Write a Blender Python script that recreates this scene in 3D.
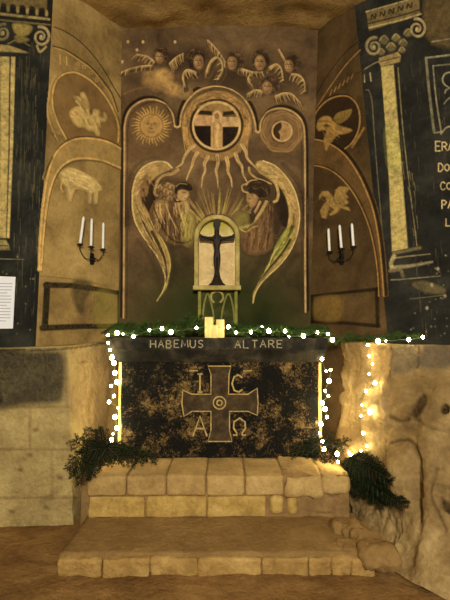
import bpy, bmesh, math, random
import numpy as np
from mathutils import Vector, noise

random.seed(7)
RNG = np.random.default_rng(7)
SC = bpy.context.scene
COL = SC.collection
for o in list(bpy.data.objects):
    bpy.data.objects.remove(o)

# ---------------------------------------------------------------- camera, world, lights, exposure
F = 433.0
CAM = np.array([0.0, 0.0, 1.58])
PITCH = math.radians(2.9)
cam = bpy.data.cameras.new('camera')
cam.sensor_fit = 'VERTICAL'
cam.sensor_height = 36.0
cam.lens = 36.0 * F / 600.0
cam.clip_start = 0.05
camo = bpy.data.objects.new('camera', cam)
COL.objects.link(camo)
camo.location = CAM
camo.rotation_euler = (math.pi / 2 + PITCH, 0, 0)
SC.camera = camo

wd = bpy.data.worlds.new('cave_air')
SC.world = wd
wd.use_nodes = True
wd.node_tree.nodes['Background'].inputs[0].default_value = (1.0, 0.85, 0.64, 1)
wd.node_tree.nodes['Background'].inputs[1].default_value = 0.10


def area_light(name, loc, target, size, power, color):
    l = bpy.data.lights.new(name, 'AREA')
    l.shape = 'DISK'
    l.size = size
    l.energy = power
    l.color = color
    o = bpy.data.objects.new(name, l)
    COL.objects.link(o)
    o.location = loc
    d = Vector(target) - Vector(loc)
    o.rotation_euler = d.to_track_quat('-Z', 'Y').to_euler()
    return o


# unseen lamps: one high to the right behind the visitor, a weaker one high over the steps
area_light('cave_lamp', (0.2, -2.4, 2.9), (-0.1, 4.0, 1.8), 0.7, 350, (1.0, 0.945, 0.80))
area_light('vault_lamp', (-0.2, 1.7, 4.2), (0.0, 3.2, 0.3), 0.5, 6, (1.0, 0.88, 0.66))

SC.view_settings.view_transform = 'Standard'
SC.view_settings.look = 'None'
SC.view_settings.gamma = 1.0
SC.view_settings.use_curve_mapping = False
SC.view_settings.exposure = 0.0

# ---------------------------------------------------------------- helpers
FWD = np.array([0, math.cos(PITCH), math.sin(PITCH)])
UP = np.array([0, -math.sin(PITCH), math.cos(PITCH)])
RIGHT = np.array([1.0, 0, 0])


def ray(px, py):
    px = np.asarray(px, float); py = np.asarray(py, float)
    u = (px - 225) / F; v = (300 - py) / F
    return FWD + u[..., None] * RIGHT + v[..., None] * UP


def at(px, py, Y):
    d = ray(px, py)
    return CAM + d * (np.asarray(Y, float) / d[..., 1])[..., None]


def V(px, py, Y):
    return Vector(at(px, py, Y))


def to_px(P):
    D = P - CAM
    w = D @ FWD
    return 225 + F * (D @ RIGHT) / w, 300 - F * (D @ UP) / w


class Plane:
    def __init__(s, a, b, c):
        s.o = np.asarray(a, float)
        n = np.cross(np.asarray(b) - s.o, np.asarray(c) - s.o)
        n /= np.linalg.norm(n)
        if n @ (CAM - s.o) < 0:
            n = -n
        s.n = n

    def hit(s, px, py):
        d = ray(px, py)
        t = ((s.o - CAM) @ s.n) / (d @ s.n)
        return CAM + d * t[..., None]


def lin(c):
    c = np.asarray(c, float) / 255
    return np.where(c <= 0.04045, c / 12.92, ((c + 0.055) / 1.055) ** 2.4)


def A(*c):
    """display colour -> albedo"""
    v = lin(c) / 0.55
    g = v @ np.array([0.3, 0.55, 0.15])
    v = (g + (v - g) * 0.98) * np.array([0.97, 1.0, 0.97])
    return np.clip(v, 0, 0.92)


def rgba(c):
    return (float(c[0]), float(c[1]), float(c[2]), 1)


def link(name, me, mats, parent=None):
    o = bpy.data.objects.new(name, me)
    for m in (mats if isinstance(mats, (list, tuple)) else [mats]):
        me.materials.append(m)
    COL.objects.link(o)
    if parent is not None:
        o.parent = parent
        o.matrix_parent_inverse = parent.matrix_basis.inverted()
    return o


def thing(name, label, cat, loc=(0, 0, 0), group=None):
    o = bpy.data.objects.new(name, None)
    o.empty_display_size = 0.1
    COL.objects.link(o)
    o.location = loc
    tag(o, label, cat, group)
    return o


def tag(o, label, cat, group=None):
    o['label'] = label
    o['category'] = cat
    if group:
        o['group'] = group
    return o


def struct(o):
    o['kind'] = 'structure'
    return o


def bm_mesh(bm, smooth=False):
    me = bpy.data.meshes.new('mesh')
    bmesh.ops.recalc_face_normals(bm, faces=bm.faces)
    bm.to_mesh(me)
    bm.free()
    if smooth:
        me.polygons.foreach_set('use_smooth', [True] * len(me.polygons))
    return me


def add_box(bm, lo, hi, bevel=0.0, segs=2):
    vs = [bm.verts.new((x, y, z)) for x in (lo[0], hi[0]) for y in (lo[1], hi[1]) for z in (lo[2], hi[2])]
    q = [(0, 1, 3, 2), (4, 6, 7, 5), (0, 4, 5, 1), (2, 3, 7, 6), (0, 2, 6, 4), (1, 5, 7, 3)]
    fs = [bm.faces.new([vs[i] for i in f]) for f in q]
    if bevel:
        es = list({e for f in fs for e in f.edges})
        bmesh.ops.bevel(bm, geom=es, offset=bevel, segments=segs, affect='EDGES', profile=0.5)


def add_tube(bm, pts, radii, n=8, cap=True):
    pts = [Vector(p) for p in pts]
    if not isinstance(radii, (list, tuple)):
        radii = [radii] * len(pts)
    rings = []
    ref = Vector((0.13, 0.21, 0.97))
    for i, p in enumerate(pts):
        t = (pts[min(i + 1, len(pts) - 1)] - pts[max(i - 1, 0)]).normalized()
        if abs(t.dot(ref)) > 0.97:
            ref = Vector((0.97, 0.2, 0.1))
        a = t.cross(ref).normalized(); b = t.cross(a)
        rings.append([bm.verts.new(p + (a * math.cos(k * 2 * math.pi / n) + b * math.sin(k * 2 * math.pi / n)) * radii[i]) for k in range(n)])
    for r0, r1 in zip(rings, rings[1:]):
        for k in range(n):
            bm.faces.new((r0[k], r0[(k + 1) % n], r1[(k + 1) % n], r1[k]))
    if cap:
        bm.faces.new(rings[0]); bm.faces.new(rings[-1])


def add_lathe(bm, c, prof, n=20):
    """prof: (radius, height) pairs around a vertical axis through c"""
    rings = [[bm.verts.new((c[0] + r * math.cos(k * 2 * math.pi / n), c[1] + r * math.sin(k * 2 * math.pi / n), c[2] + h)) for k in range(n)] for r, h in prof]
    for r0, r1 in zip(rings, rings[1:]):
        for k in range(n):
            bm.faces.new((r0[k], r0[(k + 1) % n], r1[(k + 1) % n], r1[k]))
    bm.faces.new(rings[0]); bm.faces.new(rings[-1])


def add_prism(bm, outline, y0, y1):
    """outline: (x, z) polygon extruded from y0 to y1"""
    a = [bm.verts.new((x, y0, z)) for x, z in outline]
    b = [bm.verts.new((x, y1, z)) for x, z in outline]
    bm.faces.new(a); bm.faces.new(b[::-1])
    n = len(a)
    for i in range(n):
        bm.faces.new((a[i], a[(i + 1) % n], b[(i + 1) % n], b[i]))


def add_ribbon(bm, pts, w, y0, y1, closed=False):
    """a raised line of width w following (x, z) points, front at y0, back at y1"""
    P = [np.array(p, float) for p in pts]
    n = len(P)
    L, Rr = [], []
    for i in range(n):
        a = P[(i - 1) % n] if closed or i > 0 else P[i]
        b = P[(i + 1) % n] if closed or i < n - 1 else P[i]
        t = b - a
        t = t / (np.linalg.norm(t) + 1e-9)
        nn = np.array([-t[1], t[0]])
        L.append(P[i] + nn * w / 2); Rr.append(P[i] - nn * w / 2)
    ring = []
    for l, r in zip(L, Rr):
        ring.append([bm.verts.new((l[0], y0, l[1])), bm.verts.new((r[0], y0, r[1])),
                     bm.verts.new((r[0], y1, r[1])), bm.verts.new((l[0], y1, l[1]))])
    m = n if closed else n - 1
    for i in range(m):
        a, b = ring[i], ring[(i + 1) % n]
        for k in range(4):
            bm.faces.new((a[k], a[(k + 1) % 4], b[(k + 1) % 4], b[k]))
    if not closed:
        bm.faces.new(ring[0]); bm.faces.new(ring[-1])


def catmull(pts, sub=8, closed=False):
    P = [np.array(p, float) for p in pts]
    n = len(P)
    out = []
    for i in range(n if closed else n - 1):
        p0 = P[(i - 1) % n] if closed or i > 0 else 2 * P[0] - P[1]
        p1 = P[i]; p2 = P[(i + 1) % n]
        p3 = P[(i + 2) % n] if closed or i + 2 < n else 2 * P[-1] - P[-2]
        for k in range(sub):
            t = k / sub
            out.append(0.5 * (2 * p1 + (p2 - p0) * t + (2 * p0 - 5 * p1 + 4 * p2 - p3) * t * t + (3 * p1 - p0 - 3 * p2 + p3) * t ** 3))
    if not closed:
        out.append(P[-1])
    return out


# ---------------------------------------------------------------- materials
class NT:
    def __init__(s, name):
        s.m = bpy.data.materials.new(name)
        s.m.use_nodes = True
        s.t = s.m.node_tree
        s.b = s.t.nodes['Principled BSDF']

    def n(s, typ, **kw):
        nd = s.t.nodes.new(typ)
        for k, v in kw.items():
            setattr(nd, k, v)
        return nd

    def l(s, a, b):
        s.t.links.new(a, b)

    def noise(s, vec, scale, detail=5, rough=0.6, dist=0.0):
        nd = s.n('ShaderNodeTexNoise')
        nd.inputs['Scale'].default_value = scale
        nd.inputs['Detail'].default_value = detail
        nd.inputs['Roughness'].default_value = rough
        nd.inputs['Distortion'].default_value = dist
        s.l(vec, nd.inputs['Vector'])
        return nd.outputs['Fac']

    def ramp(s, fac, stops):
        r = s.n('ShaderNodeValToRGB')
        e = r.color_ramp.elements
        while len(e) < len(stops):
            e.new(0.5)
        for el, (p, c) in zip(e, stops):
            el.position = p
            el.color = rgba(c) if not np.isscalar(c) else (c, c, c, 1)
        s.l(fac, r.inputs[0])
        return r.outputs[0]

    def mix(s, fac, a, b, mode='MIX'):
        m = s.n('ShaderNodeMix', data_type='RGBA', blend_type=mode)
        for v, i in ((fac, 0), (a, 6), (b, 7)):
            if hasattr(v, 'node'):
                s.l(v, m.inputs[i])
            elif i == 0:
                m.inputs[0].default_value = v
            else:
                m.inputs[i].default_value = rgba(v)
        return m.outputs[2]

    def math(s, op, a, b=0.0):
        m = s.n('ShaderNodeMath', operation=op)
        for v, i in ((a, 0), (b, 1)):
            if hasattr(v, 'node'):
                s.l(v, m.inputs[i])
            else:
                m.inputs[i].default_value = v
        return m.outputs[0]

    def bump(s, h, strength, dist=0.01):
        b = s.n('ShaderNodeBump')
        b.inputs['Strength'].default_value = strength
        b.inputs['Distance'].default_value = dist
        s.l(h, b.inputs['Height'])
        s.l(b.outputs[0], s.b.inputs['Normal'])

    def pos(s):
        return s.n('ShaderNodeNewGeometry').outputs['Position']


def stone(name, dark, mid, light, scale=2.5, bump=0.5, rough=0.9, wear=0.35, algae=None, fine=38.0):
    """rock with mottled colour; painted strokes come from the mesh attributes 'paint' and 'cover'"""
    s = NT(name)
    p = s.pos()
    n1 = s.noise(p, scale, 7, 0.65, 0.3)
    n2 = s.noise(p, fine, 4, 0.6)
    c = s.ramp(n1, [(0.28, dark), (0.5, mid), (0.72, light)])
    c = s.mix(0.35, c, s.ramp(n2, [(0.3, 0.35), (0.7, 1.0)]), 'MULTIPLY')
    if algae:
        ctr, size, ac = algae
        mp = s.n('ShaderNodeMapping')
        mp.inputs['Location'].default_value = [-a / b for a, b in zip(ctr, size)]
        mp.inputs['Scale'].default_value = [1 / b for b in size]
        s.l(p, mp.inputs['Vector'])
        ln = s.n('ShaderNodeVectorMath', operation='LENGTH')
        s.l(mp.outputs[0], ln.inputs[0])
        m = s.math('SUBTRACT', s.math('ADD', 1.25, s.math('MULTIPLY', n1, 0.4)), ln.outputs['Value'])
        mm = s.n('ShaderNodeClamp')
        s.l(m, mm.inputs[0])
        c = s.mix(s.math('MULTIPLY', mm.outputs[0], 0.9), c, s.ramp(n1, [(0.3, ac), (0.7, np.array(ac) * 1.6)]))
    at1 = s.n('ShaderNodeAttribute', attribute_name='paint')
    at2 = s.n('ShaderNodeAttribute', attribute_name='cover')
    n3 = s.noise(p, 26, 6, 0.75)
    n4 = s.noise(p, 70, 4, 0.8)
    w = s.ramp(s.math('ADD', s.math('MULTIPLY', n3, 0.65), s.math('MULTIPLY', n4, 0.35)), [(0.40, 1.0 - wear), (0.58, 1.0)])
    n5 = s.noise(p, 9, 6, 0.7, 0.5)
    pc = s.mix(1.0, at1.outputs['Color'], s.ramp(s.math('ADD', s.math('MULTIPLY', n5, 0.6), s.math('MULTIPLY', n3, 0.4)), [(0.36, (0.50, 0.50, 0.50)), (0.50, (0.92, 0.92, 0.92)), (0.64, (1.22, 1.20, 1.14))]), 'MULTIPLY')
    c = s.mix(s.math('MULTIPLY', at2.outputs['Fac'], w), c, pc)
    s.l(c, s.b.inputs['Base Color'])
    s.b.inputs['Roughness'].default_value = rough
    s.b.inputs['Specular IOR Level'].default_value = 0.06
    h = s.math('ADD', s.noise(p, 14, 6, 0.7), s.math('MULTIPLY', n2, 0.4))
    s.bump(h, bump, 0.02)
    return s.m


def plain(name, c, rough=0.6, metal=0.0, var=0.25, scale=30.0, bump=0.0, emit=None, strength=0.0, sss=0.0):
    s = NT(name)
    p = s.pos()
    n1 = s.noise(p, scale, 4, 0.6)
    c = np.array(c, float)
    s.l(s.ramp(n1, [(0.3, c * (1 - var)), (0.7, np.clip(c * (1 + var), 0, 0.95))]), s.b.inputs['Base Color'])
    s.b.inputs['Roughness'].default_value = rough
    s.b.inputs['Metallic'].default_value = metal
    if bump:
        s.bump(n1, bump, 0.01)
    if emit is not None:
        s.b.inputs['Emission Color'].default_value = rgba(emit)
        s.b.inputs['Emission Strength'].default_value = strength
    if sss:
        s.b.inputs['Subsurface Weight'].default_value = sss
        s.b.inputs['Subsurface Radius'].default_value = (0.02, 0.012, 0.006)
    return s.m


M = {}
M['back'] = stone('mural_wall_stone', A(52, 38, 26), A(84, 63, 41), A(110, 85, 54), 2.2, 0.30, wear=0.16,
                  algae=((0.0, 4.3, 1.62), (1.05, 3.0, 0.66), A(24, 30, 10)))
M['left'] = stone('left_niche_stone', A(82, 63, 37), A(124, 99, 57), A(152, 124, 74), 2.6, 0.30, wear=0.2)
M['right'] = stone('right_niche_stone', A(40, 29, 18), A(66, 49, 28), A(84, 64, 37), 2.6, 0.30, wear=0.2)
M['soot_left'] = stone('soot_blackened_stone', A(17, 17, 15), A(30, 29, 25), A(48, 45, 37), 3.0, 0.45, wear=0.4)
M['soot_right'] = stone('soot_blackened_stone_right', A(18, 17, 15), A(32, 30, 26), A(50, 46, 38), 3.0, 0.45, wear=0.4)
M['ceiling'] = stone('vault_stone', A(98, 76, 44), A(134, 104, 60), A(164, 132, 78), 2.0, 0.9)
M['lower'] = stone('marl_block_stone', A(104, 86, 54), A(140, 118, 74), A(166, 144, 94), 3.0, 0.9, wear=0.15)
M['rock'] = stone('carved_marl_rock', A(74, 56, 33), A(122, 97, 60), A(160, 134, 90), 2.4, 0.9, wear=0.4)
M['floor'] = stone('dusty_floor', A(84, 58, 30), A(110, 79, 43), A(134, 100, 57), 2.6, 1.0)
M['slab'] = stone('step_slab_stone', A(124, 96, 56), A(150, 120, 73), A(172, 142, 92), 4.0, 0.7)
M['course'] = stone('step_course_stone', A(122, 94, 48), A(152, 121, 64), A(172, 142, 84), 7.0, 0.8)
M['mortar'] = stone('mortar', A(96, 72, 42), A(116, 88, 54), A(134, 104, 66), 6.0, 0.8)
M['platform'] = stone('dusty_platform', A(98, 72, 40), A(118, 90, 52), A(132, 104, 62), 3.0, 0.8)
M['edging'] = stone('worn_edging_stone', A(112, 84, 44), A(140, 108, 60), A(166, 134, 80), 6.0, 1.0)
# ---------------------------------------------------------------- room shell
def solid_plane(name, corners, mat, back):
    """a wall: four corners in order, thickened away from the viewer by the vector back"""
    bm = bmesh.new()
    f = [bm.verts.new(c) for c in corners]
    b = [bm.verts.new(Vector(c) + Vector(back)) for c in corners]
    bm.faces.new(f); bm.faces.new(b[::-1])
    for i in range(4):
        bm.faces.new((f[i], f[(i + 1) % 4], b[(i + 1) % 4], b[i]))
    return struct(link(name, bm_mesh(bm), mat))


YB = 4.3
PB = Plane((0, YB, 0), (1, YB, 0), (0, YB, 1))
PL = Plane(PB.hit(118, 340), PB.hit(122, 20), at(36, 340, 3.6))
POL = Plane(PL.hit(36, 340), PL.hit(53, 0), at(-80, 340, 3.42))
PR = Plane(PB.hit(310, 340), PB.hit(318, 30), at(388, 340, 3.6))
POR = Plane(PR.hit(388, 340), PR.hit(358, 40), at(520, 340, 3.12))


def zline(p, q, z):
    p = np.asarray(p); q = np.asarray(q)
    return p + (q - p) * ((z - p[2]) / (q[2] - p[2]))


ZT, ZL = 4.75, 1.0
ZF = -0.05
bl = (PB.hit(118, 340), PB.hit(122, 20)); br = (PB.hit(310, 340), PB.hit(318, 30))
ll = (PL.hit(36, 340), PL.hit(53, 0)); rr = (PR.hit(388, 340), PR.hit(358, 40))
ol = (POL.hit(-330, 340), POL.hit(-330, 0)); orr = (POR.hit(760, 340), POR.hit(760, 0))
solid_plane('wall_back', [zline(*bl, -0.1), zline(*br, -0.1), zline(*br, ZT), zline(*bl, ZT)], M['back'], (0, 0.3, 0))
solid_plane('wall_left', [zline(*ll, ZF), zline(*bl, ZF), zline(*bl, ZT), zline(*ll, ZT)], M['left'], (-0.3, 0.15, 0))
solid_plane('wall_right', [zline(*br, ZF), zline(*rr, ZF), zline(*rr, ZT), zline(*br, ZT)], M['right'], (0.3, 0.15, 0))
solid_plane('wall_front_left', [zline(*ol, ZL), zline(*ll, ZL), zline(*ll, ZT), zline(*ol, ZT)], M['soot_left'], (-0.02, 0.3, 0))
solid_plane('wall_front_right', [zline(*rr, ZL), zline(*orr, ZL), zline(*orr, ZT), zline(*rr, ZT)], M['soot_right'], (0.02, 0.3, 0))


def fbm(p, sc, oct=5):
    return noise.fractal(Vector(p) * sc, 1.0, 2.0, oct)


def grid_mesh(P, wrap=False):
    """P: (rows, cols, 3) array -> smooth quad mesh"""
    r, c, _ = P.shape
    me = bpy.data.meshes.new('mesh')
    idx = np.arange(r * c).reshape(r, c)
    q = np.stack([idx[:-1, :-1], idx[:-1, 1:], idx[1:, 1:], idx[1:, :-1]], -1).reshape(-1, 4)
    me.from_pydata(P.reshape(-1, 3).tolist(), [], q.tolist())
    me.polygons.foreach_set('use_smooth', [True] * len(q))
    me.update()
    return me


def set_paint(me, rgb, cov):
    a = me.attributes.new('paint', 'FLOAT_COLOR', 'POINT')
    n = len(rgb)
    buf = np.ones((n, 4), np.float32); buf[:, :3] = rgb
    a.data.foreach_set('color', buf.ravel())
    b = me.attributes.new('cover', 'FLOAT', 'POINT')
    b.data.foreach_set('value', np.asarray(cov, np.float32).ravel())


# ---------------------------------------------------------------- drawing layers (what is painted on the stone)
class Layer:
    def __init__(s, x0, y0, x1, y1, step=0.6):
        s.x0, s.y0, s.step = x0, y0, step
        s.xs = np.arange(x0, x1 + step, step); s.ys = np.arange(y0, y1 + step, step)
        s.X, s.Y = np.meshgrid(s.xs, s.ys)
        s.rgb = np.zeros(s.X.shape + (3,)); s.a = np.zeros(s.X.shape); s.h = np.zeros(s.X.shape)

    def _win(s, pts, pad):
        p = np.asarray(pts, float)
        i0 = max(0, int((p[:, 0].min() - pad - s.x0) / s.step)); i1 = min(len(s.xs), int((p[:, 0].max() + pad - s.x0) / s.step) + 2)
        j0 = max(0, int((p[:, 1].min() - pad - s.y0) / s.step)); j1 = min(len(s.ys), int((p[:, 1].max() + pad - s.y0) / s.step) + 2)
        return slice(j0, j1), slice(i0, i1)

    def put(s, w, m, col, h=0.0):
        col = np.asarray(col, float)
        lum = col.mean()
        col = col * (0.62 if lum < 0.055 else 1.0 if lum < 0.2 else 1.12)
        if m.size == 0:
            return
        m = np.clip(m, 0, 1)
        a0 = s.a[w]
        a1 = m + a0 * (1 - m)
        c = np.asarray(col, float)
        s.rgb[w] = np.where(a1[..., None] > 1e-5, (c * m[..., None] + s.rgb[w] * (a0 * (1 - m))[..., None]) / np.maximum(a1, 1e-5)[..., None], c)
        s.a[w] = a1
        h *= 0.45
        if h:
            s.h[w] = s.h[w] * (1 - m) + h * m

    def stroke(s, pts, w0, col, w1=None, a=1.0, soft=0.6, smooth=True, h=0.0, closed=False):
        if smooth and len(pts) > 2:
            pts = catmull(pts, 6, closed)
        elif closed:
            pts = list(pts) + [pts[0]]
        if closed and smooth:
            pts = list(pts) + [pts[0]]
        w1 = w0 if w1 is None else w1
        W = s._win(pts, max(w0, w1) + soft + 1)
        X, Y = s.X[W], s.Y[W]
        if X.size == 0:
            return s
        m = np.zeros(X.shape)
        n = len(pts) - 1
        for i in range(n):
            (ax, ay), (bx, by) = pts[i][:2], pts[i + 1][:2]
            dx, dy = bx - ax, by - ay
            t = np.clip(((X - ax) * dx + (Y - ay) * dy) / (dx * dx + dy * dy + 1e-9), 0, 1)
            d = np.hypot(X - ax - t * dx, Y - ay - t * dy)
            ww = (w0 + (w1 - w0) * (i + t) / n) / 2
            m = np.maximum(m, np.clip((ww + soft / 2 - d) / soft, 0, 1))
        s.put(W, m * a, col, h)
        return s

    def fill(s, pts, col, a=1.0, soft=0.8, smooth=True, h=0.0):
        if smooth:
            pts = catmull(pts, 5, True)
        pts = [tuple(p[:2]) for p in pts]
        W = s._win(pts, soft + 1)
        X, Y = s.X[W], s.Y[W]
        if X.size == 0:
            return s
        ins = np.zeros(X.shape, bool)
        dm = np.full(X.shape, 1e9)
        n = len(pts)
        for i in range(n):
            (ax, ay), (bx, by) = pts[i], pts[(i + 1) % n]
            if ay != by:
                ins ^= ((ay > Y) != (by > Y)) & (X < (bx - ax) * (Y - ay) / (by - ay) + ax)
            dx, dy = bx - ax, by - ay
            t = np.clip(((X - ax) * dx + (Y - ay) * dy) / (dx * dx + dy * dy + 1e-9), 0, 1)
            dm = np.minimum(dm, np.hypot(X - ax - t * dx, Y - ay - t * dy))
        d = np.where(ins, dm, -dm)
        s.put(W, np.clip(d / soft + 0.5, 0, 1) * a, col, h)
        return s

    def ell(s, cx, cy, rx, ry, col, a=1.0, soft=0.8, h=0.0):
        W = s._win([(cx - rx, cy - ry), (cx + rx, cy + ry)], soft + 1)
        X, Y = s.X[W], s.Y[W]
        r = np.hypot((X - cx) / rx, (Y - cy) / ry)
        s.put(W, np.clip((1 - r) * min(rx, ry) / soft + 0.5, 0, 1) * a, col, h)
        return s

    def ring(s, cx, cy, r, w, col, a=1.0, soft=0.6, h=0.0):
        W = s._win([(cx - r, cy - r), (cx + r, cy + r)], w + soft)
        d = np.abs(np.hypot(s.X[W] - cx, s.Y[W] - cy) - r)
        s.put(W, np.clip((w / 2 + soft / 2 - d) / soft, 0, 1) * a, col, h)
        return s

    def hatch(s, poly, flow, n, ln, w, cols, a=0.6, seed=0, bend=0.25, soft=0.8):
        """short brush marks inside a polygon, following flow(x, y) -> angle"""
        r = random.Random(seed)
        P = np.array(poly, float)
        x0, y0 = P.min(0); x1, y1 = P.max(0)
        k = 0
        for _ in range(n * 6):
            x, y = r.uniform(x0, x1), r.uniform(y0, y1)
            ins = False
            for i in range(len(P)):
                (ax, ay), (bx, by) = P[i], P[(i + 1) % len(P)]
                if (ay > y) != (by > y) and x < (bx - ax) * (y - ay) / (by - ay) + ax:
                    ins = not ins
            if not ins:
                continue
            t = flow(x, y) + r.uniform(-.15, .15)
            l_ = ln * r.uniform(.6, 1.3)
            b = bend * r.uniform(-1, 1)
            s.stroke([(x - l_ / 2 * math.cos(t - b), y - l_ / 2 * math.sin(t - b)), (x, y), (x + l_ / 2 * math.cos(t + b), y + l_ / 2 * math.sin(t + b))], w * r.uniform(.7, 1.2), r.choice(cols), 0.4, a=a * r.uniform(.6, 1), soft=soft, smooth=False)
            k += 1
            if k >= n:
                break
        return s

    def feathers(s, spine, ln, ang, n, cols, w=1.8, a=0.8, fan=0.0, seed=0):
        """feather strokes growing off a spine in direction ang (degrees, y down), turning by fan along it"""
        r = random.Random(seed)
        sp = catmull(spine, 8)
        for i in range(n):
            q = sp[int(i / max(n - 1, 1) * (len(sp) - 1))]
            t = math.radians(ang + fan * i / max(n - 1, 1) + r.uniform(-8, 8))
            l_ = ln * r.uniform(.75, 1.1)
            s.stroke([q, (q[0] + l_ * .5 * math.cos(t + .15), q[1] + l_ * .5 * math.sin(t + .15)), (q[0] + l_ * math.cos(t), q[1] + l_ * math.sin(t))], w, cols[i % len(cols)], w * .35, a=a, soft=.8)
        return s

    def sample(s, px, py):
        i = np.clip(np.round((px - s.x0) / s.step).astype(int), 0, len(s.xs) - 1)
        j = np.clip(np.round((py - s.y0) / s.step).astype(int), 0, len(s.ys) - 1)
        ok = (px >= s.x0) & (px <= s.xs[-1]) & (py >= s.y0) & (py <= s.ys[-1])
        return s.rgb[j, i], np.where(ok, s.a[j, i], 0), np.where(ok, s.h[j, i], 0)

    count = 0

    def build(s, name, plane, mat, parent, order=0, label=None, thr=0.05):
        Layer.count += 1
        on = s.a > thr
        cell = on[:-1, :-1] | on[1:, :-1] | on[:-1, 1:] | on[1:, 1:]
        used = np.zeros(s.a.shape, bool)
        used[:-1, :-1] |= cell; used[1:, :-1] |= cell; used[:-1, 1:] |= cell; used[1:, 1:] |= cell
        idx = -np.ones(s.a.shape, int)
        idx[used] = np.arange(used.sum())
        P = plane.hit(s.X[used], s.Y[used])
        a = s.a[used]
        off = np.where(on[used], 0.0015 + 0.0012 * order + 0.00012 * (Layer.count % 10) + s.h[used] * a, -0.002)
        P = P + off[:, None] * plane.n
        jj, ii = np.nonzero(cell)
        q = np.stack([idx[jj, ii], idx[jj + 1, ii], idx[jj + 1, ii + 1], idx[jj, ii + 1]], -1)
        me = bpy.data.meshes.new('mesh')
        me.from_pydata(P.tolist(), [], q.tolist())
        me.polygons.foreach_set('use_smooth', [True] * len(q))
        me.update()
        set_paint(me, s.rgb[used], a)
        o = link(name, me, mat, parent)
        if label:
            o['label'] = label
        return o


SOOT = A(20, 18, 15); LINE = A(44, 30, 20); PALE = A(164, 130, 82); GOLD = A(158, 120, 62); CREAM = A(190, 166, 116)
BROWN = A(74, 50, 32); UMBER = A(58, 40, 27); GREENISH = A(140, 138, 58); DARKF = A(52, 36, 26); ROSE = A(150, 108, 74)
# ---------------------------------------------------------------- lower walls, ceiling, floor
def polyrow(pts, n):
    """resample a polyline of points (evenly along its length)"""
    P = np.array(pts, float)
    d = np.r_[0, np.cumsum(np.linalg.norm(np.diff(P, axis=0), axis=1))]
    t = np.linspace(0, d[-1], n)
    return np.stack([np.interp(t, d, P[:, k]) for k in range(3)], -1)


def loft_wall(name, top, bottom, mat, layer, rows, cols, amp, power=1.0, cap=0.55, sc=2.2, bulges=(), seed=0.0):
    T, B = polyrow(top, cols), polyrow(bottom, cols)
    v = np.linspace(0, 1, rows)
    P = np.empty((rows, cols, 3))
    for j, t in enumerate(v):
        k = t ** power
        P[j, :, 0] = T[:, 0] + (B[:, 0] - T[:, 0]) * k
        P[j, :, 1] = T[:, 1] + (B[:, 1] - T[:, 1]) * k
        P[j, :, 2] = T[:, 2] + (B[:, 2] - T[:, 2]) * t
    px, py = to_px(P.reshape(-1, 3))
    rgb, a, h = layer.sample(px, py)
    disp = h.copy()
    for bx, by, rx, ry, amt in bulges:
        r2 = ((px - bx) / rx) ** 2 + ((py - by) / ry) ** 2
        disp += amt * np.exp(-r2)
    flat = P.reshape(-1, 3)
    for i in range(len(flat)):
        p = flat[i]
        disp[i] += amp * fbm((p[0] + seed, p[1], p[2]), sc, 6)
    du = np.gradient(P, axis=1); dv = np.gradient(P, axis=0)
    N = np.cross(du, dv).reshape(-1, 3)
    N /= np.linalg.norm(N, axis=1)[:, None] + 1e-9
    sgn = np.sign(((CAM - flat) * N).sum(1))
    N *= sgn[:, None]
    Q = (flat + N * disp[:, None]).reshape(rows, cols, 3)
    # top of the ledge runs back to the wall behind
    k = 5
    capr = np.stack([Q[0] + np.array([0, cap, 0.0]) * t for t in np.linspace(1, 1 / k, k)])
    full = np.concatenate([capr, Q])
    me = grid_mesh(full)
    z = np.zeros((k * cols,))
    set_paint(me, np.concatenate([np.tile(SOOT, (k * cols, 1)), rgb]), np.concatenate([z, a]))
    return struct(link(name, me, mat))


# left: courses of marl block, one of them black with soot
L = Layer(-160, 338, 124, 540, 0.7)
L.fill([(-20, 352), (30, 351), (60, 352), (66, 365), (65, 385), (60, 402), (30, 404), (-20, 407)], A(40, 37, 34), 0.92, 7)
L.fill([(-20, 350), (40, 350), (56, 360), (20, 372), (-20, 380)], A(30, 28, 26), 0.5, 10)
L.fill([(78, 350), (112, 345), (118, 430), (90, 440), (74, 420), (66, 400)], A(112, 90, 62), 0.75, 14)
L.hatch([(-20, 352), (60, 352), (66, 380), (60, 404), (-20, 406)], lambda x, y: .6 + .02 * x, 160, 7, 1.3, (A(84, 76, 62), A(24, 22, 20), A(62, 56, 48)), 0.5, 51, soft=1.4)
L.hatch([(66, 352), (110, 347), (114, 428), (92, 436), (70, 405)], lambda x, y: 1.2, 90, 9, 1.2, (A(150, 124, 84), A(88, 66, 42)), 0.35, 52, soft=1.6)
L.stroke([(-160, 352), (0, 350.5), (60, 349), (112, 342)], 2.0, A(40, 30, 20), a=0.9, soft=1.2, h=-0.02)
for y0, x0, x1 in ((408, -160, 70), (450, -160, 74), (499, -160, 76)):
    L.stroke([(x0, y0 + 2), ((x0 + x1) / 2, y0), (x1, y0 - 1)], 2.2, A(92, 68, 40), a=0.6, soft=1.6, h=-0.012)
for x, ya, yb in ((-60, 350, 408), (30, 408, 450), (-20, 450, 499), (52, 450, 499), (66, 350, 405)):
    L.stroke([(x, ya), (x, yb)], 2.0, A(100, 74, 44), a=0.5, soft=1.5, smooth=False, h=-0.010)
for x, y in ((46, 508), (20, 470), (30, 455), (83, 362), (60, 478), (12, 512), (36, 430)):
    L.ell(x, y, 3, 2, A(80, 58, 34), 0.7, 2, h=-0.008)
L.ell(0, 398, 3, 6, A(22, 20, 18), 0.9, 2, h=-0.02)
top = [at(-300, 352, 2.95), at(-90, 351, 3.22), at(0, 349, 3.34), at(68, 346, 3.46), at(90, 343, 3.8), at(110, 341, 4.12), at(119, 340, 4.34)]
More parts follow.
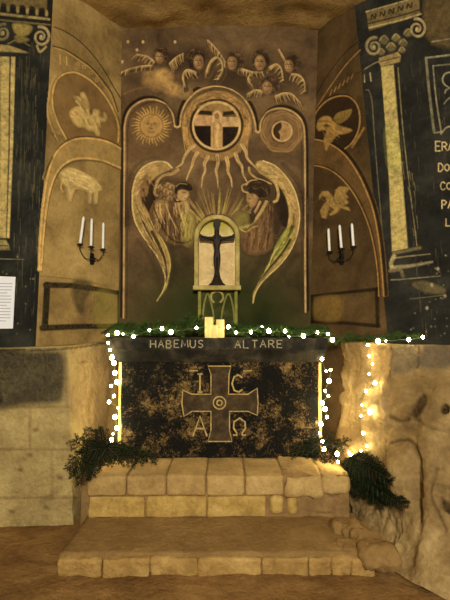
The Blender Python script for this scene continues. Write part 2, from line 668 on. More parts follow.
bot = [(at(p, 500, y) * np.array([1, 1, 0])) for p, y in ((-300, 3.0), (-90, 3.28), (0, 3.42), (74, 3.46), (86, 3.85), (104, 4.2), (110, 4.36))]
loft_wall('wall_lower_left', top, bot, M['lower'], L, 110, 260, 0.022, 1.0, 0.5)

# right: rock carved back in lumps, two flat blocks under the ledge
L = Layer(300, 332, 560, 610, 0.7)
L.fill([(391, 348), (416, 346), (417, 366), (393, 374)], A(70, 62, 52), 0.8, 6)
L.fill([(419, 347), (452, 346), (454, 366), (420, 368)], A(66, 60, 54), 0.8, 6)
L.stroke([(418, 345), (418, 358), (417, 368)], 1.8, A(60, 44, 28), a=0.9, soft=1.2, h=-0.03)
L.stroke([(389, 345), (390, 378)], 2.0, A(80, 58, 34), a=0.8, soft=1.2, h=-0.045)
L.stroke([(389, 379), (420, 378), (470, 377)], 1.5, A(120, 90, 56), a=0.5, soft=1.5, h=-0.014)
L.stroke([(423, 390), (428, 402), (424, 410), (415, 416), (424, 424), (438, 432), (460, 433)], 3.0, A(56, 40, 24), a=0.4, soft=3, h=-0.03)  # cracks and hollows: their shade is painted dark into the rock colour
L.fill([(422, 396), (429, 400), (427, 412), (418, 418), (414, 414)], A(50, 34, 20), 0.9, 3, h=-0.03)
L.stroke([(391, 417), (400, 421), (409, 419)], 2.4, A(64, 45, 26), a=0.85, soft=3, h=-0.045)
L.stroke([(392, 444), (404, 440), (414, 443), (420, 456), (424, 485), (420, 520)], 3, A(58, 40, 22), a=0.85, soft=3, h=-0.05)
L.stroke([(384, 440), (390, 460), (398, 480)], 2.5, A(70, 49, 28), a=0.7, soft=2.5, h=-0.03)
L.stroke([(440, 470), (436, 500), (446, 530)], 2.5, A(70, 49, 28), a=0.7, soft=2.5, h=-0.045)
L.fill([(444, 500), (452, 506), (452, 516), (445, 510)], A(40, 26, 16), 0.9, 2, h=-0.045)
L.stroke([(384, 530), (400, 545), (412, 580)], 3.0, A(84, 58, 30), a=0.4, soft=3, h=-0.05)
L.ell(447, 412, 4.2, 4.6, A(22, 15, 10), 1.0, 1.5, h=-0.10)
L.stroke([(352, 350), (353, 380), (350, 420), (354, 460)], 1.5, A(110, 80, 40), a=0.7, soft=2.5, h=-0.045)
L.stroke([(360, 350), (358, 390), (361, 440)], 1.5, A(110, 80, 40), a=0.5, soft=2, h=-0.045)
L.stroke([(380, 348), (379, 380), (382, 410), (378, 440)], 1.6, A(110, 80, 40), a=0.7, soft=2.5, h=-0.025)
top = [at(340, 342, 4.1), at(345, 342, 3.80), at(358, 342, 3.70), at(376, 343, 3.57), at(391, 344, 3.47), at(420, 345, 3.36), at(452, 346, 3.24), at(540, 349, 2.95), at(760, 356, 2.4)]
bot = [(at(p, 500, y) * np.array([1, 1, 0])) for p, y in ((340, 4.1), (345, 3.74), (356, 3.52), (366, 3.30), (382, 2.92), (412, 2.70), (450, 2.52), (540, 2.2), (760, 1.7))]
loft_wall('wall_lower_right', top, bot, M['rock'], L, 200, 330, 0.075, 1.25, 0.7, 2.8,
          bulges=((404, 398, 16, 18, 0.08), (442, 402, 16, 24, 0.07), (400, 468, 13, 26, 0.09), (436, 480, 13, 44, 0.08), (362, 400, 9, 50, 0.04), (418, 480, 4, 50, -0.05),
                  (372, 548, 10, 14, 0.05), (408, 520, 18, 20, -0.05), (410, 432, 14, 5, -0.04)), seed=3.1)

# vault
n1, n2 = 120, 90
xs = np.linspace(-3.6, 3.6, n1); ys = np.linspace(0.6, 4.9, n2)
P = np.empty((n2, n1, 3))
for j, y in enumerate(ys):
    for i, x in enumerate(xs):
        P[j, i] = (x, y, 4.60 + 0.05 * fbm((x, y, 0), 1.3, 6) - 0.02 * x * x + 0.03 * noise.noise(Vector((x * 5, y * 5, 2))))
struct(link('ceiling', grid_mesh(P), M['ceiling']))
# floor of trodden dust
n1, n2 = 240, 170
xs = np.linspace(-3.4, 3.4, n1); ys = np.linspace(1.0, 4.6, n2)
P = np.empty((n2, n1, 3))
for j, y in enumerate(ys):
    for i, x in enumerate(xs):
        P[j, i] = (x, y, 0.012 * fbm((x, y, 4), 3.0, 6) + 0.006 * noise.noise(Vector((x * 16, y * 16, 1))) - 0.004)
struct(link('floor', grid_mesh(P), M['floor']))
# ---------------------------------------------------------------- murals
# ---- back wall
G = 'painted panels around the altar'
mb = thing('mural', 'large brown mural of angels, sun, moon and flames on the wall behind the altar', 'mural', tuple(PB.hit(215, 300)))
K = M['back']

Ly = Layer(120, 80, 312, 330)
tre = [[(123.5, 318), (124, 250), (124.5, 150), (125, 124), (130, 110), (141, 101.5), (153, 99.5), (165, 104), (172, 113), (174.5, 126)],
       [(180, 126), (182, 112), (189, 99), (200, 90), (214, 86.5), (228, 88.5), (241, 96), (250, 108), (254.5, 121), (256, 131)],
       [(260, 131), (261, 122), (266, 113.5), (275, 109), (285, 109), (295, 113.5), (302, 122), (304.5, 136), (305, 180), (305, 250), (305.5, 312)]]
Ly.fill([(126, 160), (126, 125), (131, 110), (143, 102), (155, 101), (167, 107), (174, 118), (176, 150), (160, 158)], A(84, 60, 36), 0.6, 3)
for t in tre:
    c = catmull(t, 6)
    Ly.stroke([(x - (1.8 if x < 217 else -1.8), y - 2.0) for x, y in c], 3.6, A(30, 21, 14), a=0.95, soft=1.4, smooth=False)
for t in tre:
    Ly.stroke(t, 1.7, PALE, a=0.85, soft=1.0, h=0.008)
    Ly.stroke([(x + (3.2 if x < 217 else -3.2), y + (2.6 if y < 140 else 0)) for x, y in t], 1.0, A(50, 35, 23), a=0.7, soft=1.0)
Ly.stroke([(174.5, 126), (177, 127.5), (180, 126)], 2.0, PALE, a=0.9, soft=0.8, h=0.010)
Ly.stroke([(256, 131), (258, 132.5), (260, 131)], 2.0, PALE, a=0.9, soft=0.8, h=0.010)
Ly.build('three_lobed_frame', PB, K, mb, 0)

Ly = Layer(126, 100, 177, 152)
cx, cy = 151.5, 126
Ly.ell(cx, cy, 21, 21, A(96, 70, 42), 0.6, 4)
for k in range(34):
    a = k * 2 * math.pi / 34
    r1 = 20 if k % 2 else 17.5
    Ly.stroke([(cx + 11 * math.cos(a), cy + 11 * math.sin(a)), (cx + 15 * math.cos(a + .05), cy + 15 * math.sin(a + .05)), (cx + r1 * math.cos(a), cy + r1 * math.sin(a))], 1.9, GOLD, 0.7, a=0.85, soft=0.8)
Ly.ell(cx, cy, 11.5, 11.5, A(140, 106, 58), 0.95, 1.2, h=0.008)
Ly.ring(cx, cy, 11.5, 1.2, A(90, 64, 36), 0.7)
Ly.ell(cx - 3.5, cy - 2, 2, 1.3, A(88, 62, 36), 0.8, 1.2).ell(cx + 3.5, cy - 2, 2, 1.3, A(88, 62, 36), 0.8, 1.2)
Ly.stroke([(cx, cy - 2), (cx - 1, cy + 2.5), (cx + 1, cy + 3)], 1, A(92, 66, 38), a=0.8).stroke([(cx - 3, cy + 6), (cx, cy + 6.8), (cx + 3, cy + 6)], 1.1, A(88, 60, 36), a=0.8)
Ly.build('sun', PB, K, mb, 2, 'painted sun with a face and thin rays')

Ly = Layer(256, 106, 308, 160)
cx, cy = 281.5, 132
for r, al in ((20, .8), (17.5, .7), (15, .7), (12.8, .7)):
    p = [(cx + (r + 0.7 * math.sin(7 * t + r * .3)) * math.cos(t), cy + (r + 0.7 * math.sin(7 * t + r * .3)) * math.sin(t)) for t in np.linspace(0, 2 * math.pi, 50)[:-1]]
    Ly.stroke(p, 1.7, A(140, 104, 60) if r > 16 else A(122, 88, 50), a=al * .8, soft=1.4, smooth=False, closed=True)
Ly.ell(cx + 0.5, cy - 0.5, 9.5, 9.5, A(138, 104, 62), 0.95, 1.0, h=0.008)
Ly.fill([(cx - 1, cy - 9.5), (cx - 7, cy - 6.5), (cx - 9, cy), (cx - 6, cy + 7), (cx - 2, cy + 8), (cx - 1.5, cy + 3), (cx - 3, cy), (cx, cy - 4)], A(34, 25, 20), 0.95, 1.0)
Ly.ring(cx + .5, cy - .5, 9.8, 1.5, PALE, 0.9)
Ly.ell(cx + 3, cy, 2.4, 4, A(120, 86, 54), 0.7, 2)
Ly.build('moon', PB, K, mb, 2, 'painted half moon face ringed by wavy cloud lines')

Ly = Layer(178, 90, 258, 166)
cx, cy = 216.5, 126
Ly.ring(cx, cy, 30.5, 9, A(126, 94, 52), 0.8, 1.5)
for k in range(150):
    t = random.uniform(-0.25, math.pi + 0.25); r = random.uniform(27, 34)
    p = [(cx + (r + random.uniform(-1, 1)) * math.cos(t + d), cy - (r + random.uniform(-.6, .6)) * math.sin(t + d)) for d in (0, .08, .16)]
    Ly.stroke(p, 0.9, random.choice((A(154, 118, 66), A(90, 64, 38), A(140, 104, 58))), a=0.7, soft=0.8)
for sg in (-1, 1):
    for k in range(6):
        x = cx + sg * (27 + k * 1.3)
        Ly.stroke([(x, cy + 2), (x - sg * 1 + random.uniform(-1, 1), cy + 12), (x - sg * (5 - k * .5), cy + 24 + random.uniform(-4, 3))], 1.6, random.choice((GOLD, A(140, 104, 58), A(110, 80, 46))), 0.6, a=0.8, soft=0.8)
Ly.ring(cx, cy, 26, 2.4, A(36, 25, 18), 0.9, 1.0)
Ly.build('radiant_halo', PB, K, mb, 2)

Ly = Layer(188, 98, 246, 154)
Ly.ell(cx, cy, 23.5, 23.5, A(26, 19, 17), 1, 1, h=0.002)
Ly.fill([(196, 113), (199, 106), (208, 102), (217, 101), (226, 102.5), (234, 107), (238, 113), (238, 116), (196, 116)], A(122, 94, 52), 0.95, 1.2, smooth=False)
Ly.fill([(200, 110.5), (212, 111.5), (212, 115.5), (197, 114.5)], A(28, 20, 18), 0.95, 1, smooth=False).fill([(223, 112), (233, 111), (236, 115), (223, 116)], A(28, 20, 18), 0.95, 1, smooth=False)
Ly.fill([(194, 115.5), (211, 116), (211, 126), (195, 126)], A(158, 118, 78), 0.97, 1, smooth=False, h=0.004).fill([(222, 117), (239, 117), (240, 127), (222, 127)], A(160, 126, 82), 0.97, 1, smooth=False, h=0.004)
Ly.fill([(211, 116), (222.5, 116), (222.5, 148), (211, 148)], A(150, 116, 70), 0.97, 1, smooth=False, h=0.004)
Ly.stroke([(213, 123), (214, 115), (217, 112), (220.5, 115), (221, 124)], 2.6, A(170, 132, 88), a=0.9, h=0.006)
Ly.ell(217, 116.5, 2.6, 3.2, A(112, 78, 48), 0.9, 1, h=0.008)
Ly.stroke([(217, 121), (218, 130), (216.5, 138), (217.5, 147)], 2.6, A(172, 136, 90), 1.8, a=0.8, soft=1.5, h=0.006)
Ly.stroke([(214, 123), (213.5, 133), (214, 146)], 0.8, A(90, 62, 38), a=0.7).stroke([(220.5, 124), (221, 128)], 1.2, A(90, 62, 38), a=0.7)
Ly.ring(cx, cy, 23.4, 2.2, A(172, 138, 88), 0.95, 0.9, h=0.010)
Ly.build('crucifixion_roundel', PB, K, mb, 3, 'round dark painted medallion with a pale cross')

rays = [[(194, 146), (189, 150), (184, 158), (182, 164), (176, 168)], [(197.5, 153), (194, 159), (192, 166), (189, 173), (186.5, 180)],
        [(208, 157), (204.5, 164), (205, 171), (202.5, 178), (201.5, 187)], [(217, 156), (218, 163), (216, 171), (217.5, 179), (218, 188)],
        [(226.5, 158), (228, 165), (228, 172), (231, 179), (232, 187)], [(235.5, 154), (238, 161), (242, 167), (243, 174), (247.5, 183)],
        [(241.5, 145), (246, 152), (247, 158), (252, 164), (257, 169)]]
for i, r in enumerate(rays):
    x0 = min(p[0] for p in r) - 5; x1 = max(p[0] for p in r) + 5
    Ly = Layer(x0, 140, x1, 192)
    Ly.stroke(r, 4.2, PALE, 1.0, a=0.9, soft=1.0, h=0.003)
    Ly.stroke([(r[0][0], r[0][1] - 1), r[1], r[2]], 1.2, A(110, 80, 48), 0.6, a=0.6, soft=0.8)
    Ly.build('flame', PB, K, mb, 4)

Ly = Layer(170, 180, 266, 262)
for k in range(54):
    a = math.radians(random.uniform(195, 345)); r0 = random.uniform(24, 27); r1 = random.uniform(33, 54) if abs(math.degrees(a) - 270) < 62 else random.uniform(30, 40)
    Ly.stroke([(217 + r0 * math.cos(a), 238 + r0 * math.sin(a) * 1.0), (217 + r1 * math.cos(a), 238 + r1 * math.sin(a))], 1.7, random.choice((A(138, 112, 56), A(120, 92, 52), A(142, 124, 58))), 0.5, a=0.65, soft=0.9)
for sg in (-1, 1):
    Ly.fill([(217 + sg * 26, 222), (217 + sg * 36, 220), (217 + sg * 38, 238), (217 + sg * 30, 246), (217 + sg * 25, 242)], A(128, 112, 48), 0.6, 5)
Ly.build('glory_rays', PB, K, mb, 2)

# left angel
Ly = Layer(122, 150, 206, 310)
Ly.fill([(150, 180), (180, 178), (198, 188), (196, 212), (190, 244), (168, 248), (154, 230), (140, 206), (138, 186)], A(48, 34, 24), 0.6, 6)
Ly.stroke([(128, 225), (127, 195), (132, 172), (144, 160), (160, 157)], 5, A(40, 28, 20), 2, a=0.5, soft=4)
Ly.stroke([(138, 240), (150, 258), (158, 275), (160, 290)], 4, A(46, 34, 22), 2, a=0.4, soft=4)
Ly.stroke([(172, 250), (174, 268), (170, 285)], 7, A(44, 34, 24), 3, a=0.5, soft=5)
Ly.build('charcoal_shading', PB, K, mb, 1)
Ly = Layer(126, 156, 200, 306)
Ly.fill([(171, 169), (166, 162.5), (155, 162), (144, 167), (137, 176), (133, 190), (132, 206), (135, 221), (141, 233), (149, 245), (157, 256), (162, 267), (165, 280), (163, 290), (157, 301), (160, 297), (167, 287), (170, 272), (170, 262), (166, 248), (158, 235), (152, 222), (148, 210), (146, 198), (149, 187), (157, 176)], A(132, 104, 60), 0.95, 1.0, h=0.006)
Ly.fill([(140, 182), (148, 175), (149, 190), (151, 205), (152, 216), (147, 210), (141, 200), (139, 191)], A(104, 74, 44), 0.9, 2)
Ly.fill([(142, 198), (147, 196), (150, 184), (155, 180), (153, 192), (156, 200), (151, 214), (146, 208)], A(38, 27, 18), 0.95, 1.3)
Ly.stroke([(172, 168), (166, 162.5), (155, 162), (144, 167), (137, 176), (133, 190), (132.5, 206), (135, 221), (141, 233), (149, 245), (157, 256), (162.5, 267), (165.5, 280), (163, 291), (157, 301)], 1.8, A(172, 144, 92), 1.2, a=0.9, h=0.008)
Ly.stroke([(131, 210), (131, 190), (135, 175), (143, 165)], 1.6, A(38, 27, 18), 0.6, a=0.8)
for k in range(7):
    y = 205 + k * 6
    Ly.stroke([(136 + k * 1.6, y), (144 + k * 2.4, y + 14), (153 + k * 2, y + 30 + k * 2)], 1.1, (A(90, 64, 38), A(166, 134, 80), A(84, 66, 34))[k % 3], 0.5, a=0.75)
Ly.stroke([(152, 222), (160, 236), (167, 249), (170.5, 264), (168, 278), (164, 287)], 1.3, A(150, 134, 66), 0.9, a=0.9)
Ly.stroke([(157, 240), (163, 252), (166, 264), (166, 276)], 1.0, A(54, 42, 22), 0.7, a=0.8)
for x, y in ((141, 172), (147, 170), (153, 167), (159, 166), (139, 180)):
    Ly.ell(x, y, 1.5, 0.9, A(96, 68, 42), 0.7, 1)
Ly.stroke([(178, 170), (172, 174), (165, 175), (159, 179), (156, 187), (155, 194), (159, 196)], 3.4, A(140, 110, 66), 2.4, a=0.9, h=0.007)
Ly.stroke([(171, 171), (163, 174), (157, 180)], 1.2, A(48, 34, 22), 0.7, a=0.85)
Ly.hatch([(135, 200), (133, 185), (140, 172), (150, 166), (164, 165), (150, 172), (142, 182), (140, 200)], lambda x, y: math.atan2(y - 205, x - 165) + 1.57, 45, 8, 1.1, (A(178, 146, 92), A(96, 70, 44), A(150, 120, 72)), 0.65, 3)
Ly.hatch([(137, 205), (143, 205), (152, 222), (164, 246), (170, 268), (166, 284), (160, 264), (148, 242), (139, 226)], lambda x, y: 1.05 + (y - 205) * .004, 60, 13, 1.2, (A(176, 146, 88), A(66, 48, 30), A(140, 118, 64), A(52, 38, 24)), 0.7, 4)
Ly.feathers([(150, 178), (144, 188), (143, 198)], 9, 60, 6, (A(110, 80, 48), A(60, 42, 28)), 2.2, 0.8, 20)
DK = A(38, 29, 19)
Ly.stroke([(152, 232), (159, 246), (164.5, 259), (167, 272), (166, 282)], 3.2, DK, 0.8, a=0.9, soft=1)
Ly.stroke([(143, 222), (150, 236), (158, 250), (162, 261)], 1.8, DK, 0.6, a=0.8, soft=1)
Ly.stroke([(148, 218), (155, 233), (161, 246)], 1.6, DK, 0.6, a=0.7, soft=1)
Ly.stroke([(139, 212), (145, 226), (153, 240)], 1.4, DK, 0.5, a=0.7, soft=1)
w = Ly.build('angel_wing', PB, K, mb, 3, 'long curved left wing sweeping down to a point')
Ly = Layer(142, 176, 202, 256)
Ly.fill([(152, 208), (157, 200), (166, 198), (176, 201), (184, 204), (189, 212), (188, 226), (186, 238), (180, 244), (170, 242), (162, 236), (155, 226), (151, 216)], A(84, 60, 38), 0.9, 3.5, h=0.004)
Ly.fill([(154, 206), (160, 200), (167, 202), (168, 212), (163, 220), (156, 218)], A(128, 98, 58), 0.8, 3)
Ly.fill([(180, 212), (190, 213), (195, 222), (193, 236), (186, 242), (181, 236)], A(122, 106, 50), 0.75, 4)
Ly.fill([(178, 198), (186, 200), (189, 207), (187, 216), (181, 216), (177, 207)], A(140, 112, 68), 0.8, 2.5)
Ly.fill([(164, 212), (176, 208), (180, 222), (178, 238), (168, 236), (163, 224)], A(72, 50, 33), 0.7, 4)
fl = lambda x, y: 1.5 + (x - 170) * -.022 + (y - 215) * .006
Ly.hatch([(153, 208), (160, 200), (176, 201), (186, 208), (187, 238), (176, 242), (162, 234), (154, 222)], fl, 90, 12, 1.2, (A(176, 140, 86), A(48, 34, 24), A(140, 108, 64), A(40, 28, 20), A(96, 70, 44)), 0.75, 6)
Ly.hatch([(180, 214), (192, 216), (194, 234), (184, 242)], lambda x, y: 1.8, 26, 9, 1.1, (A(160, 142, 70), A(80, 66, 32)), 0.6, 7)
Ly.stroke([(154, 208), (158, 218), (163, 228), (168, 236), (176, 242), (183, 243)], 1.3, A(34, 24, 17), a=0.85)
Ly.stroke([(166, 204), (170, 216), (175, 226), (176, 236)], 1.4, A(172, 138, 86), 0.6, a=0.7).stroke([(160, 204), (161, 214), (165, 224)], 1.4, A(176, 142, 88), 0.6, a=0.7)
Ly.stroke([(183, 202), (184.5, 209), (183, 216)], 0.9, A(84, 60, 36), a=0.8).stroke([(186, 203), (189, 210), (194, 214)], 1.3, A(150, 122, 70), .6, a=0.7)
Ly.build('angel_robe', PB, K, mb, 4)
Ly = Layer(154, 174, 200, 208)
Ly.fill([(158, 188), (162, 184), (168, 183), (174, 186), (176, 193), (174, 199), (167, 201), (160, 198)], A(104, 78, 48), 0.85, 2.5, h=0.004)
for k, (x, y) in enumerate(((160, 187), (164, 185), (168, 185), (172, 187), (161, 193), (166, 191), (170, 193), (164, 198), (170, 198))):
    Ly.stroke([(x - 2, y + 1), (x - .5, y - 1.6), (x + 1.8, y - .6), (x + 1.6, y + 1.8)], 1.3, (A(160, 128, 80), A(52, 37, 25), A(144, 112, 68))[k % 3], 0.6, a=0.85, soft=.8)
Ly.fill([(177, 191), (181, 188), (187, 191), (189, 194), (187, 199), (182, 201), (178, 198)], A(146, 114, 72), 0.95, 1.4, h=0.005)
Ly.stroke([(183, 193), (186, 193)], 0.9, UMBER, a=0.85, soft=.7).stroke([(188, 194), (189.4, 196), (187.6, 197)], 0.8, A(92, 66, 42), a=0.8).stroke([(184, 198.5), (186.5, 198.4)], 0.8, A(70, 46, 32), a=0.8)
Ly.fill([(175, 188), (177, 183.5), (184, 182), (190.5, 184.5), (193, 189), (190.5, 191.5), (184, 190), (178.5, 191), (177, 195), (175, 193)], A(30, 22, 18), 0.97, 1.2, h=0.007)
Ly.stroke([(176, 187), (180, 184), (187, 184.6)], 1.0, A(142, 116, 76), 0.6, a=0.75)
Ly.stroke([(174, 199), (177, 202), (181, 201.5)], 1.6, A(36, 26, 18), a=0.85)
Ly.build('angel_head', PB, K, mb, 5)

# right angel
Ly = Layer(230, 150, 310, 310)
Ly.fill([(246, 178), (268, 174), (282, 190), (290, 216), (284, 240), (268, 256), (246, 254), (240, 232), (246, 210), (242, 190)], A(46, 33, 24), 0.6, 6)
Ly.stroke([(303, 235), (304, 200), (296, 178), (282, 164)], 5, A(40, 28, 20), 2, a=0.5, soft=4)
Ly.stroke([(262, 262), (252, 276), (246, 290)], 8, A(44, 36, 24), 3, a=0.5, soft=5)
Ly.stroke([(296, 255), (282, 274), (266, 290)], 5, A(44, 34, 22), 2, a=0.4, soft=4)
Ly.build('charcoal_shading', PB, K, mb, 1)
Ly = Layer(244, 156, 306, 308)
Ly.fill([(256, 163), (262, 161), (274, 166), (285, 176), (293, 189), (298, 204), (299, 220), (296, 238), (289, 253), (279, 266), (268, 276), (260, 285), (255, 294), (253, 303), (252.5, 295), (256, 287), (261, 278), (268, 266), (272, 254), (281, 240), (287, 226), (288, 212), (284, 198), (276, 186), (267, 178), (258, 172)], A(134, 106, 60), 0.95, 1.0, h=0.006)
Ly.fill([(276, 183), (283, 192), (288, 206), (289, 222), (285, 228), (280, 222), (276, 208), (275, 194)], A(36, 27, 20), 0.95, 1.5)
Ly.fill([(266, 205), (276, 204), (282, 222), (276, 238), (271, 226)], A(48, 35, 24), 0.8, 3)
Ly.stroke([(263, 161), (275, 166), (286, 177), (294, 190), (298.5, 205), (299.5, 220), (296, 238), (289, 253), (279, 266), (268, 276), (260, 285), (255, 294), (253, 303)], 1.5, A(176, 148, 92), 1.2, a=0.9, h=0.008)
Ly.stroke([(303, 215), (302, 196), (295, 181), (285, 169)], 1.6, A(36, 27, 20), 0.6, a=0.7)
Ly.stroke([(258, 165), (266, 170), (274, 180), (278, 192), (277, 200), (274, 202)], 3.2, A(152, 122, 72), 2.6, a=0.95, h=0.008)
Ly.stroke([(272, 174), (281, 184), (287, 197), (290, 212), (288, 228)], 2.6, A(150, 122, 70), 2, a=0.9, h=0.007)
Ly.stroke([(249, 168), (250, 173), (256, 178), (264, 181), (271, 184)], 2.6, A(142, 112, 66), 1.6, a=0.9, h=0.006)
Ly.fill([(280, 238), (290, 226), (292, 240), (284, 252), (276, 258), (274, 250)], A(118, 120, 44), 0.75, 2)
for k in range(6):
    Ly.stroke([(292 - k * 2, 226 + k * 4), (284 - k * 3, 242 + k * 4), (274 - k * 2.6, 256 + k * 4.5)], 1.0, (A(90, 78, 34), A(168, 152, 78), A(72, 54, 32))[k % 3], 0.5, a=0.75)
Ly.hatch([(258, 164), (272, 168), (286, 180), (296, 204), (297, 226), (291, 226), (290, 206), (280, 186), (266, 174)], lambda x, y: math.atan2(y - 222, x - 262) + 1.57, 60, 9, 1.1, (A(180, 150, 94), A(92, 68, 42), A(152, 122, 72)), 0.65, 13)
Ly.hatch([(290, 226), (296, 232), (288, 252), (270, 272), (256, 290), (262, 276), (274, 254), (284, 240)], lambda x, y: 2.2, 50, 11, 1.1, (A(172, 154, 86), A(66, 54, 28), A(124, 118, 50), A(52, 40, 24)), 0.65, 14)
Ly.stroke([(283, 246), (276, 250), (272, 257), (268, 267), (261, 279), (258, 284)], 1.1, A(160, 148, 74), a=0.9)
Ly.stroke([(286, 248), (277, 260), (266, 272)], 1.0, A(50, 42, 22), a=0.8)
Ly.stroke([(290, 240), (283, 252), (273, 264), (263, 276), (258, 285)], 3.0, DK, 0.8, a=0.9, soft=1)
Ly.stroke([(292, 226), (287, 240), (280, 250), (276, 256)], 1.8, DK, 0.6, a=0.75, soft=1)
Ly.stroke([(294, 214), (293, 228), (289, 238)], 1.5, DK, 0.6, a=0.7, soft=1)
Ly.stroke([(282, 244), (275, 254), (270, 264)], 1.4, DK, 0.6, a=0.7, soft=1)
Ly.build('angel_wing', PB, K, mb, 3, 'long curved right wing sweeping down to a point')
Ly = Layer(232, 194, 278, 262)
Ly.fill([(246, 216), (256, 214), (268, 202), (272, 210), (271, 226), (272, 244), (266, 252), (252, 254), (244, 250), (240, 236), (242, 226)], A(98, 70, 44), 0.85, 4, h=0.003)
Ly.hatch([(244, 228), (258, 222), (270, 208), (272, 244), (264, 252), (246, 250)], lambda x, y: 1.8 + (x - 258) * .02, 60, 11, 1.4, (A(122, 88, 52), A(54, 38, 26), A(40, 29, 21), A(92, 66, 42)), 0.7, 16)
Ly.hatch([(262, 206), (272, 206), (274, 240), (266, 246)], lambda x, y: 1.6, 24, 12, 1.6, (A(36, 26, 19), A(48, 34, 24)), 0.7, 17)
Ly.stroke([(266, 202), (262, 210), (256, 219), (248, 226), (240, 228)], 3.4, A(148, 122, 70), 2.4, a=0.92, h=0.007)
Ly.stroke([(260, 202), (256, 210), (252, 216)], 2.6, A(148, 114, 70), 1.8, a=0.9, h=0.006)
Ly.stroke([(264, 202), (259, 210), (255, 217)], 1.2, A(40, 30, 20), a=0.9)
Ly.fill([(249, 214), (254, 212), (255, 220), (250, 225)], A(38, 28, 20), 0.9, 1.2)
Ly.fill([(234, 216), (243, 212), (249, 218), (248, 226), (238, 230)], A(108, 98, 44), 0.65, 5)
Ly.stroke([(240, 229), (246, 232), (252, 228), (258, 226)], 1.3, A(148, 132, 66), 0.8, a=0.8)
for k in range(6):
    Ly.stroke([(246 + k * 4.5, 228), (248 + k * 3.6, 238), (247 + k * 3.6, 250)], 1.4, (A(78, 54, 34), A(124, 90, 54))[k % 2], 0.8, a=0.6, soft=1)
Ly.build('angel_robe', PB, K, mb, 4)
Ly = Layer(236, 174, 280, 214)
Ly.fill([(247, 194), (251, 191), (256, 193), (258, 198), (256, 204), (251.5, 208), (248, 204), (246.4, 199.5)], A(126, 96, 58), 0.95, 1.6, h=0.005)
Ly.ell(250, 198, 2.4, 4.2, A(150, 118, 72), 0.6, 2.4)
Ly.stroke([(247, 203.5), (249.5, 203.6)], .8, A(70, 46, 32), a=.8)
Ly.fill([(247, 186), (252, 181), (260, 180), (268, 184), (271, 191), (268, 197), (260, 198), (254, 194), (248, 193)], A(46, 34, 24), 0.96, 1, h=0.008)
Ly.stroke([(248, 193), (243, 191), (242, 186), (246, 184)], 1.8, A(148, 118, 72), a=0.9)
Ly.stroke([(246, 185), (250, 181), (257, 180)], 1.8, A(150, 118, 72), 1.0, a=0.85)
Ly.hatch([(247, 188), (254, 181), (264, 182), (271, 190), (268, 197), (256, 196)], lambda x, y: math.atan2(y - 195, x - 258) + 1.57, 40, 5, 1.0, (A(96, 70, 46), A(26, 19, 15), A(60, 44, 30), A(26, 19, 15)), 0.75, 18)
Ly.stroke([(248, 199), (251, 199)], 1.0, UMBER, a=0.8).stroke([(250, 210), (250, 216), (249, 222)], 2.0, A(128, 96, 58), a=0.8)
Ly.build('angel_head', PB, K, mb, 5)


# cherub heads with little wings along the top, on a bank of cloud
Ly = Layer(112, 34, 316, 116)
for x, y, rx, ry, al in ((140, 64, 12, 6, .4), (138, 78, 14, 8, .45), (176, 62, 9, 7, .55), (206, 76, 16, 9, .55), (232, 80, 20, 12, .65), (248, 90, 10, 8, .55), (252, 72, 14, 7, .5), (284, 78, 12, 9, .45), (197, 58, 13, 12, .45), (236, 60, 13, 12, .45), (261, 60, 13, 14, .45), (293, 64, 10, 10, .4), (270, 86, 14, 11, .45)):
    Ly.ell(x, y, rx, ry, A(46, 33, 25), al, 7)
for x, y, r, al in ((164, 77, 9, .85), (172, 89, 7.5, .9), (150, 75, 7, .55), (158, 84, 8, .5), (184, 92, 7, .5), (147, 82, 5, .4)):
    Ly.ell(x, y, r, r * 0.9, A(142, 108, 60), al, 5)
Ly.ell(162, 75, 6, 5, A(160, 124, 70), 0.5, 4).ell(171, 87, 5, 4.5, A(156, 120, 68), 0.5, 4)
Ly.stroke([(124, 94), (136, 89), (152, 87)], 2.0, A(116, 84, 48), 0.8, a=0.6, soft=1.5)
Ly.build('cloud', PB, K, mb, 1)


